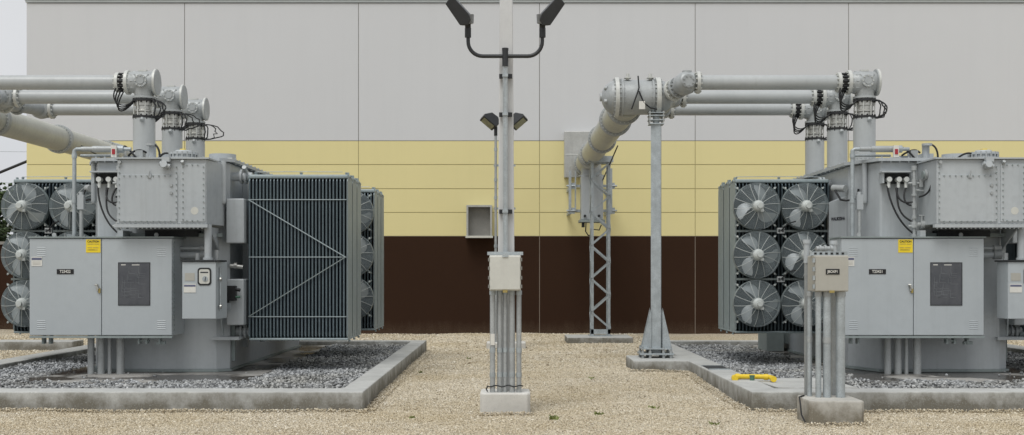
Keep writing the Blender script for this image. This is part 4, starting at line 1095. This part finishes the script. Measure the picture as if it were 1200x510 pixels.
    mb.cyl((lx(-.62), 16.9, 2.70), (lx(-.50), 16.7, 2.68), .05, 'cast', 12); mb.tube([(lx(-.62), 16.8, 2.66), (lx(-.6), 16.6, 2.52), (lx(-.55), 16.5, 2.50), (lx(-.4), 16.5, 2.52), (lx(-.38), 16.5, 2.66)], .016, 'rubber', 6)
    mb.build('oil_pipe', t)
    # ---- recess with terminals
    mb = MB(); mb.box(lx(-.19), lx(.16), 16.03, 16.095, 2.70, 2.83, 'darkgap'); mb.prism([(lx(-.24), 2.84), (lx(.2), 2.84), (lx(.2), 2.86), (lx(-.24), 2.86)], 15.9, 16.09, 'paint', 'y')  # solid near-black box: shade of a recess put into its colour
    mb.box(lx(-.22), lx(-.195), 15.95, 16.09, 2.7, 2.84, 'paint'); tb = mb.build('terminal_recess', t)
    mb = MB()
    for x in (lx(-.13), lx(-.0), lx(.10)): mb.cyl((x, 16.02, 2.75), (x, 15.93, 2.75), .035, 'porc', 14); mb.cyl((x, 15.97, 2.72), (x, 15.97, 2.64), .022, 'porc', 10)
    mb.build('connector', tb)
    mb = MB()
    for p in ([(lx(-.15), 15.97, 2.66), (lx(-.13), 15.9, 2.4), (lx(.0), 15.88, 2.1), (lx(.22), 15.85, 1.99)], [(lx(-.02), 15.97, 2.64), (lx(-.05), 15.9, 2.3), (lx(.03), 15.88, 2.25), (lx(.16), 15.85, 2.17)],
              [(lx(-.03), 15.97, 2.64), (lx(-.04), 15.9, 2.45), (lx(.04), 15.88, 2.42), (lx(.16), 15.85, 2.44)], [(lx(.10), 15.97, 2.64), (lx(.02), 15.9, 2.5), (lx(.06), 15.88, 2.38), (lx(.16), 15.85, 2.4)],
              [(lx(.36), 15.6, 2.72), (lx(.28), 15.6, 2.7), (lx(.34), 15.6, 2.52), (lx(.18), 15.7, 2.50)]):
        P4 = [Vector(q) for q in p]
        mb.tube([((1 - s) ** 3) * P4[0] + 3 * s * (1 - s) ** 2 * P4[1] + 3 * s * s * (1 - s) * P4[2] + s ** 3 * P4[3] for s in np.linspace(0, 1, 14)], .0125, 'rubber', 6)
    mb.build('cable', tb)
    mb = MB(); xv = lx(.17); yv = 15.85
    mb.cyl((xv, yv, 1.9), (xv, yv, 2.92), .022, 'cast', 12)
    for z, r, h in ((2.86, .036, .06), (2.66, .034, .08), (2.52, .04, .03), (2.36, .036, .07), (2.22, .034, .04), (2.10, .045, .08), (1.96, .04, .05)): mb.cyl((xv, yv, z), (xv, yv, z + h), r, 'cast', 12)
    mb.cyl((xv - .08, yv, 2.69), (xv + .12, yv, 2.69), .018, 'cast', 10); mb.cyl((xv, yv, 2.60), (xv + .22, yv, 2.58), .015, 'cast', 10); mb.box(xv + .06, xv + .11, yv - .03, yv + .03, 2.64, 2.74, 'cast')
    mb.cyl((xv, yv, 2.14), (xv + .2, yv, 2.14), .035, 'cast', 12); mb.cyl((xv + .08, yv, 2.14), (xv + .13, yv, 2.14), .055, 'cast', 12); mb.cyl((xv + .1, yv, 2.14), (xv + .1, yv, 2.26), .016, 'cast', 8); mb.cyl((xv + .06, yv, 2.26), (xv + .14, yv, 2.26), .012, 'cast', 8)
    mb.cyl((xv - .08, yv, 2.12), (xv, yv, 2.12), .02, 'cast', 10)
    mb.build('valve_pipe', t)
    # ---- control cabinet
    cx0, cx1, cy0, cy1, cz0, cz1 = lx(-.89), lx(.97), 15.56, 16.10, .685, 1.955
    mb = MB(); mb.box(cx0, cx1, cy0, cy1, cz0, cz1, 'cabinet'); cb = mb.build('control_cabinet', t, bevel=.01)
    mb = MB(); mb.box(cx0 - .012, cx1 + .02, cy0 - .055, cy1, cz1 + .001, cz1 + .018, 'paint_dark'); mb.box(cx0 + .005, cx1 - .002, cy0 - .045, cy0 - .002, cz0 - .03, cz0 - .004, 'paint_dark'); mb.build('trim', cb)
    sp = lx(.05)
    for (a, b, nm) in ((cx0 + .004, sp - .004, 'L'), (sp + .004, cx1 - .006, 'R')):
        mb = MB(); mb.box(a, b, cy0 - .038, cy0 - .003, cz0 + .006, cz1 - .008, 'cabinet'); d_ = mb.build('door', cb, bevel=.006)
        yf = cy0 - .038
        mb = MB()
        lv = ((a + .10, cz1 - .12), (a + .10, cz0 + .20)) if nm == 'L' else ((b - .19, cz1 - .12), (b - .19, cz0 + .20))
        for (vx, vz) in lv:
            for k in range(5): 
                z_ = vz - k * .026
                mb.add([(vx, yf - .0005, z_), (vx + .11, yf - .0005, z_), (vx + .11, yf - .004, z_ - .007), (vx, yf - .004, z_ - .007), (vx, yf - .0005, z_ - .014), (vx + .11, yf - .0005, z_ - .014)], [(0, 1, 2, 3)[::-1], (3, 2, 5, 4)[::-1], (0, 3, 4), (1, 5, 2)], 'cabinet')
        mb.build('louvre', d_)
        if nm == 'L':
            mb = MB(); mb.box(lx(-.53), lx(-.31), yf - .006, yf - .001, 1.485, 1.55, 'labelblack'); pl = mb.build('nameplate', d_)
            tx = lettering('T23421', .052, 'labelwhite', pl, (lx(-.42), yf - .0075, 1.5175), xs=.88); tx['unit_number'] = 1
            mb = MB(); mb.box(lx(-.15), sp - .012, yf - .005, yf - .001, 1.765, 1.935, 'yellowsign'); ys = mb.build('warning_sign', d_)
            lettering('CAUTION', .036, 'ink', ys, (lx(-.055), yf - .0065, 1.908), xs=.95)
            mb = MB()
            for k, (a0, a1) in enumerate(((.02, .10), (.11, .17), (.02, .08), (.09, .16), (.03, .12), (.02, .15))):
                z_ = 1.872 - (k // 2) * .028 - (.02 if k > 1 else 0); mb.box(lx(-.15) + a0, lx(-.15) + a1, yf - .0068, yf - .0052, z_, z_ + .008, 'brass')
            mb.build('fine_print', ys)
            mb = MB(); mb.box(lx(-.86), lx(-.72), yf - .005, yf - .001, 1.59, 1.71, 'labelwhite'); ws = mb.build('white_sign', d_)
            mb = MB(); mb.box(lx(-.855), lx(-.725), yf - .0068, yf - .0052, 1.668, 1.698, 'blueink')
            for k in range(3): mb.box(lx(-.845), lx(-.74), yf - .0068, yf - .0052, 1.61 + k * .016, 1.614 + k * .016, 'boxbeige')
            mb.build('fine_print', ws)
            mb = MB(); mb.box(sp - .055, sp - .035, yf - .03, yf - .001, 1.27, 1.34, 'steel'); mb.bar((sp - .06, yf - .035, 1.345), (sp - .03, yf - .035, 1.29), .018, .014, 'steel'); mb.box(sp - .035, sp - .01, yf - .02, yf - .001, 1.24, 1.30, 'brass'); mb.cyl((sp - .075, yf - .02, 1.345), (sp - .04, yf - .03, 1.345), .014, 'steel', 8); mb.build('handle', d_)
        else:
            wx0, wx1, wz0, wz1 = lx(.275), lx(.675), 1.085, 1.63
            mb = MB(); f = .008
            mb.box(wx0 - f, wx0, yf - .006, yf - .001, wz0 - f, wz1 + f, 'rubber'); mb.box(wx1, wx1 + f, yf - .006, yf - .001, wz0 - f, wz1 + f, 'rubber'); mb.box(wx0, wx1, yf - .006, yf - .001, wz1, wz1 + f, 'rubber'); mb.box(wx0, wx1, yf - .006, yf - .001, wz0 - f, wz0, 'rubber')
            wd = mb.build('window', d_)
            mb = MB(); mb.box(wx0, wx1, yf - .003, yf - .001, wz0, wz1, 'window'); mb.build('pane', wd)
            mb = MB(); r2 = random.Random(4)
            for k in range(26):
                x = r2.uniform(wx0 + .03, wx1 - .12); z = r2.uniform(wz0 + .06, wz1 - .12); w_ = r2.uniform(.03, .11); h_ = r2.uniform(.03, .12)
                mb.box(x, x + w_, yf - .0042, yf - .0032, z, z + .005, 'draw'); mb.box(x, x + .005, yf - .0044, yf - .0032, z + .006, min(z + h_, wz1 - .05), 'draw')
            mb.box(wx0 + .03, wx0 + .09, yf - .0042, yf - .0032, wz1 - .03, wz1 - .018, 'labelwhite'); mb.box(wx0 + .17, wx0 + .27, yf - .0042, yf - .0032, wz1 - .03, wz1 - .02, 'labelwhite')
            mb.build('schematic', wd)
    # bolts/hinges along right side
    mb = MB()
    for z in np.arange(cz0 + .06, cz1 - .03, .06): mb.box(cx1 + .001, cx1 + .008, cy0 + .02, cy0 + .045, z, z + .03, 'paint_dark')
    for x in (lx(-.62), lx(.72)):
        mb.lathe((x, cy0 + .1, cz1 + .045), (0, 1, 0), [(0, .028), (.012, .028)], 'cast', 14)
    for x in (lx(-.75), lx(-.66), lx(.50), lx(.60), lx(.77)): mb.box(x, x + .025, cy0 + .02, cy0 + .12, cz0 - .11, cz0 - .004, 'paint_dark')
    mb.box(lx(.50), lx(.64), cy0 + .04, cy0 + .10, cz0 - .08, cz0 - .06, 'paint_dark'); mb.box(lx(.74), lx(.85), cy0 + .04, cy0 + .1, cz0 - .12, cz0 - .08, 'paint_dark')
    mb.build('mounting_bracket', cb)
    for v, r in ((-.19, .045), (-.056, .048), (.056, .027), (.20, .052)):
        mb = MB(); mb.cyl((lx(v), 15.82, .16), (lx(v), 15.82, cz0 - .001), r, 'galv_pale', 18); mb.cyl((lx(v), 15.82, cz0 - .05), (lx(v), 15.82, cz0 - .032), r + .01, 'galv', 14); mb.build('conduit', t)
    # pipes from cabinet to side box
    mb = MB()
    for z, r in ((1.74, .042), (1.83, .022)):
        mb.cyl((cx1 + .001, 15.9, z), (lx(1.34), 15.9, z), r, 'paint', 14); mb.cyl((lx(1.24), 15.9, z), (lx(1.34), 15.9, z), r + .018, 'cast', 14)
    mb.cyl((lx(1.44), 15.5, 1.67), (lx(1.44), 15.5, 2.13), .048, 'paint', 16); mb.cyl((lx(1.44), 15.5, 1.67), (lx(1.44), 15.5, 1.70), .065, 'paint', 16)
    mb.cyl((lx(1.28), 15.6, 1.67), (lx(1.28), 15.6, 1.76), .03, 'cast', 12); mb.cyl((lx(1.5), 15.7, 1.67), (lx(1.5), 15.7, 1.80), .03, 'cast', 12)
    mb.build('conduit', t)
    # ---- side drive box
    sx0, sx1, sy0, sz0, sz1 = lx(1.17), lx(1.60), 15.28, .91, 1.645
    mb = MB(); mb.prism([(sx0, sy0 + .01), (sx1, sy0 + .01), (lx(1.66), 15.62), (sx0, 15.62)], sz0, sz1, 'cabinet'); sb = mb.build('drive_box', t, bevel=.008)
    mb = MB(); mb.box(sx0, sx1, sy0 - .02, sy0 + .006, sz0 + .004, sz1 - .004, 'cabinet'); sd = mb.build('door', sb, bevel=.005)
    mb = MB(); mb.box(sx0 - .02, sx1 + .05, sy0 - .04, 15.64, sz1 + .001, sz1 + .02, 'darkgap'); mb.build('roof_lip', sb)
    wx, wz, ww, wh = lx(1.455), 1.455, .175, .225; yf = sy0 - .02
    def rr(w_, h_, r, n=6):
        p = []
        for cx_, cz_, a0 in ((w_ / 2 - r, h_ / 2 - r, 0), (-w_ / 2 + r, h_ / 2 - r, PI / 2), (-w_ / 2 + r, -h_ / 2 + r, PI), (w_ / 2 - r, -h_ / 2 + r, 1.5 * PI)):
            for k in range(n + 1): p.append((wx + cx_ + r * math.cos(a0 + PI / 2 * k / n), wz + cz_ + r * math.sin(a0 + PI / 2 * k / n)))
        return p
    mb = MB(); mb.prism(rr(ww, wh, .04), yf - .008, yf - .001, 'rubber', 'y'); wd = mb.build('window', sd)
    mb = MB(); mb.prism(rr(ww - .04, wh - .04, .03), yf - .011, yf - .0085, 'boxwhite', 'y'); mb.box(wx - .05, wx + .05, yf - .013, yf - .0112, wz + .045, wz + .06, 'ink'); mb.lathe((wx + .01, yf - .0112, wz - .03), (0, -1, 0), [(0, .035), (.006, .035)], 'galv', 16); mb.bar((wx + .01, yf - .02, wz - .055), (wx + .02, yf - .02, wz - .005), .01, .006, 'ink'); mb.build('gauge', wd)
    mb = MB(); mb.box(lx(1.19), lx(1.345), yf - .005, yf - .001, 1.25, 1.36, 'labelwhite'); ws = mb.build('white_sign', sd)
    mb = MB(); mb.box(lx(1.195), lx(1.34), yf - .0068, yf - .0052, 1.325, 1.35, 'blueink'); mb.build('fine_print', ws)
    mb = MB(); mb.box(lx(1.205), lx(1.33), yf - .004, yf - .001, 1.40, 1.50, 'boxbeige'); mb.build('faded_sticker', sd)
    mb = MB(); mb.cyl((lx(1.635), 15.36, 1.02), (lx(1.635), 15.36, 1.58), .010, 'galv', 8)
    for z in (1.07, 1.42): mb.cyl((lx(1.635), 15.34, z), (lx(1.655), 15.34, z), .028, 'steel', 10)
    mb.build('latch', sb)
    # ---- boxes on the right face of the tank
    mb = MB(); mb.box(lx(1.55), lx(1.79), 16.02, 16.4, 1.90, 2.50, 'paint'); mb.build('conservator_box', t, bevel=.015)
    mb = MB(); mb.box(lx(1.56), lx(1.79), 16.0, 16.35, .80, 1.42, 'paint'); pb_ = mb.build('pump_panel', t, bevel=.015)
    mb = MB(); mb.box(lx(1.57), lx(1.70), 15.9, 15.995, 1.13, 1.33, 'rubber'); mb.box(lx(1.56), lx(1.64), 15.88, 15.9, 1.0, 1.1, 'galv'); mb.cyl((lx(1.66), 15.93, 1.29), (lx(1.76), 15.93, 1.27), .022, 'rubber', 10); mb.cyl((lx(1.66), 15.93, 1.18), (lx(1.76), 15.93, 1.18), .016, 'green', 10)
    mb.cyl((lx(1.58), 15.95, 1.05), (lx(1.58), 15.95, 1.3), .03, 'rubber', 10); mb.build('valve_block', pb_)
    mb = MB(); mb.cyl((lx(1.56), 16.2, 1.60), (lx(1.74), 16.2, 1.58), .03, 'steel', 12); mb.cyl((lx(1.62), 16.2, 1.6), (lx(1.66), 16.2, 1.6), .045, 'steel', 12); mb.build('thermometer', t)
    # ---- radiators
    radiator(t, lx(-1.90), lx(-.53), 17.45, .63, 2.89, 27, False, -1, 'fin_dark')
    for rx in (-1.633, -.94):
        for rz in (2.46, 1.76, 1.06): fan(t, X + rx, rz, 17.30)
    mb = MB()
    for z in (2.11, 1.41):
        mb.box(lx(-1.34), lx(-1.24), 17.2, 17.26, z - .04, z + .04, 'galv_pale'); mb.tube([(lx(-1.29), 17.2, z), (lx(-1.2), 17.15, z + .1), (lx(-1.1), 17.1, z + .13)], .01, 'rubber', 6); mb.bar((lx(-1.9), 17.39, z), (lx(-.53), 17.39, z), .02, .03, 'paint_dark')
        mb.box(lx(-1.33), lx(-1.30), 17.19, 17.2, z - .02, z + .02, 'darkgap'); mb.box(lx(-1.28), lx(-1.25), 17.19, 17.2, z - .02, z + .02, 'darkgap')
    mb.build('fan_wiring', t)
    radiator(t, lx(1.83), lx(3.17), 16.13, .60, 2.85, 29, True, 1)
    radiator(t, lx(1.83), lx(3.21), 18.95, .60, 2.85, 29, False, 1)
    for rz in (2.45, 1.78, 1.10): fan(t, X + 2.88, rz, 18.80); fan(t, X + 2.2, rz, 18.80)
    return t
TR = transformer()
TL = copy_tree(TR); TL.location.x += XL - XR
TL['label'] = 'large grey power transformer marked T23422, with fan cooled radiators, left of the light post'
def desc(o):
    for c in children(o):
        yield c; yield from desc(c)
for c in list(desc(TL)):
    if c.name.startswith('lettering') and 'unit_number' in c:
        c.data = text_mesh('T23422', .052, 'labelwhite')
for c in list(desc(TR)) + list(desc(TL)):
    if 'unit_number' in c: del c['unit_number']

for X0, lb in ((XR, 'right'), (XL, 'left')):
    mb = MB(); mb.box(X0 - .85, X0 + 2.1, 14.6, 22.1, .1, .165, 'pad')
    o = mb.build('foundation_pad', origin=(X0 + .6, 18.5, .1)); tag(o, 'wet stained concrete pad under the %s transformer' % lb, 'pad', 'concrete pads under the transformers')

# ------------------------------------------------------------------ far left background
def tree(x, y, h, r, label):
    t = thing('tree', (x, y, 0), label, 'tree', 'trees beyond the left end of the building')
    mb = MB(); pts = [(x, y, 0), (x + .1, y, h * .25), (x - .05, y + .1, h * .5), (x, y, h * .8)]
    mb.cyl(pts[0], pts[1], .22, 'bark', 10, .17); mb.cyl(pts[1], pts[2], .17, 'bark', 10, .11); mb.cyl(pts[2], pts[3], .11, 'bark', 8, .04)
    for k in range(7):
        a = k * 2.4; mb.cyl((x, y, h * (.35 + .06 * k)), (x + r * .7 * math.cos(a), y + r * .7 * math.sin(a), h * (.5 + .06 * k)), .06, 'bark', 6, .02)
    mb.build('trunk', t)
    n = 9000; cl = rng.normal(size=(40, 3)); cl /= np.linalg.norm(cl, axis=1)[:, None]; cl *= rng.uniform(.3, 1, (40, 1)) ** .5
    cl = cl * np.array([r, r, h * .36]) + np.array([x, y, h * .62])
    p = cl[rng.integers(0, 40, n)] + rng.normal(size=(n, 3)) * r * .16
    o = scatter('crown', p, rng.uniform(.05, .12, n), 'leaf')
    o.data.transform(Matrix.Translation(-Vector(t.location))); o.parent = t
tree(-15.85, 33.5, 4.3, 1.7, 'leafy green tree closest to the corner of the building')
tree(-18.6, 35.5, 4.2, 1.9, 'leafy green tree at the far left edge behind the fan radiator')
mb = MB()
mb.box(-30, -12.2, 31.5, 31.7, 0, 2.25, 'wall_brown'); mb.box(-30, -12.2, 31.45, 31.75, 2.25, 2.33, 'joint_dark')
o = mb.build('perimeter_wall', origin=(-20, 31.6, 0)); tag(o, 'low dark brown wall beyond the left end of the building', 'wall')
mb = MB(); P0, P1 = Vector((-11.85, 29.6, 4.28)), Vector((-26, 30, -1.2 + 4.28 - 3.0))
mb.tube([Vector((-11.82, 29.4, 4.27)), Vector((-13.4, 29.4, 3.62)), Vector((-16.5, 29.4, 2.5))], .035, 'rubber', 8)
o = mb.build('service_cable', origin=(-11.8, 29.4, 4.27)); tag(o, 'thick black cable slanting down from the left corner of the building', 'cable')
for k, (z, lb) in enumerate(((7.4, 'uppermost thin overhead wire in the white sky at left'), (6.2, 'middle thin overhead wire in the white sky at left'), (5.0, 'lowest thin overhead wire in the white sky at left'))):
    mb = MB(); mb.tube([(-40, 46, z + 1.6), (-30, 46, z + .25), (-22, 46, z), (-12, 46, z - .1)], .009, 'galv', 5)
    o = mb.build('overhead_wire', origin=(-22, 46, z)); tag(o, lb, 'wire', 'overhead wires at left')

# ------------------------------------------------------------------ far kerb strip, weeds
mb = MB(); mb.box(-16, -8.3, 22.7, 23.3, -.1, .2, 'kerb')
o = mb.build('concrete_strip', origin=(-12, 23, 0), bevel=.014); tag(o, 'low concrete strip on the gravel beyond the far left fans', 'kerb')
def weeds():
    mb = MB(); r = random.Random(3)
    for (x, y, n, h) in ((.44, 12.05, 22, .05), (.92, 12.4, 14, .04), (1.55, 12.9, 12, .035), (.12, 13.6, 8, .03), (-1.0, 12.2, 10, .03), (2.0, 11.6, 10, .035), (1.1, 16.2, 8, .035), (-1.3, 17.5, 9, .04), (-.7, 20.5, 10, .04)):
        z = float(gz(np.array(x), np.array(y)))
        for k in range(n):
            a = r.uniform(0, 2 * PI); d = r.uniform(0, .05); px, py = x + d * math.cos(a), y + d * math.sin(a)
            l = r.uniform(.5, 1.2) * h; b = r.uniform(0, 2 * PI); dx, dy = math.cos(b) * l * .9, math.sin(b) * l * .9; w_ = .008
            mb.add([(px - w_, py, z), (px + w_, py, z), (px + dx * .6 + w_, py + dy * .6, z + l * .7), (px + dx * .6 - w_, py + dy * .6, z + l * .7), (px + dx, py + dy, z + l * .8)], [(0, 1, 2, 3), (3, 2, 4)], 'weed')
    o = mb.build('weeds'); tag(o, 'tiny green and straw weeds growing through the tan gravel', 'weeds', kind='stuff')
M['weed'] = simple('weed_leaf', (.17, .20, .055), .7, 0, .35, 20)
weeds()
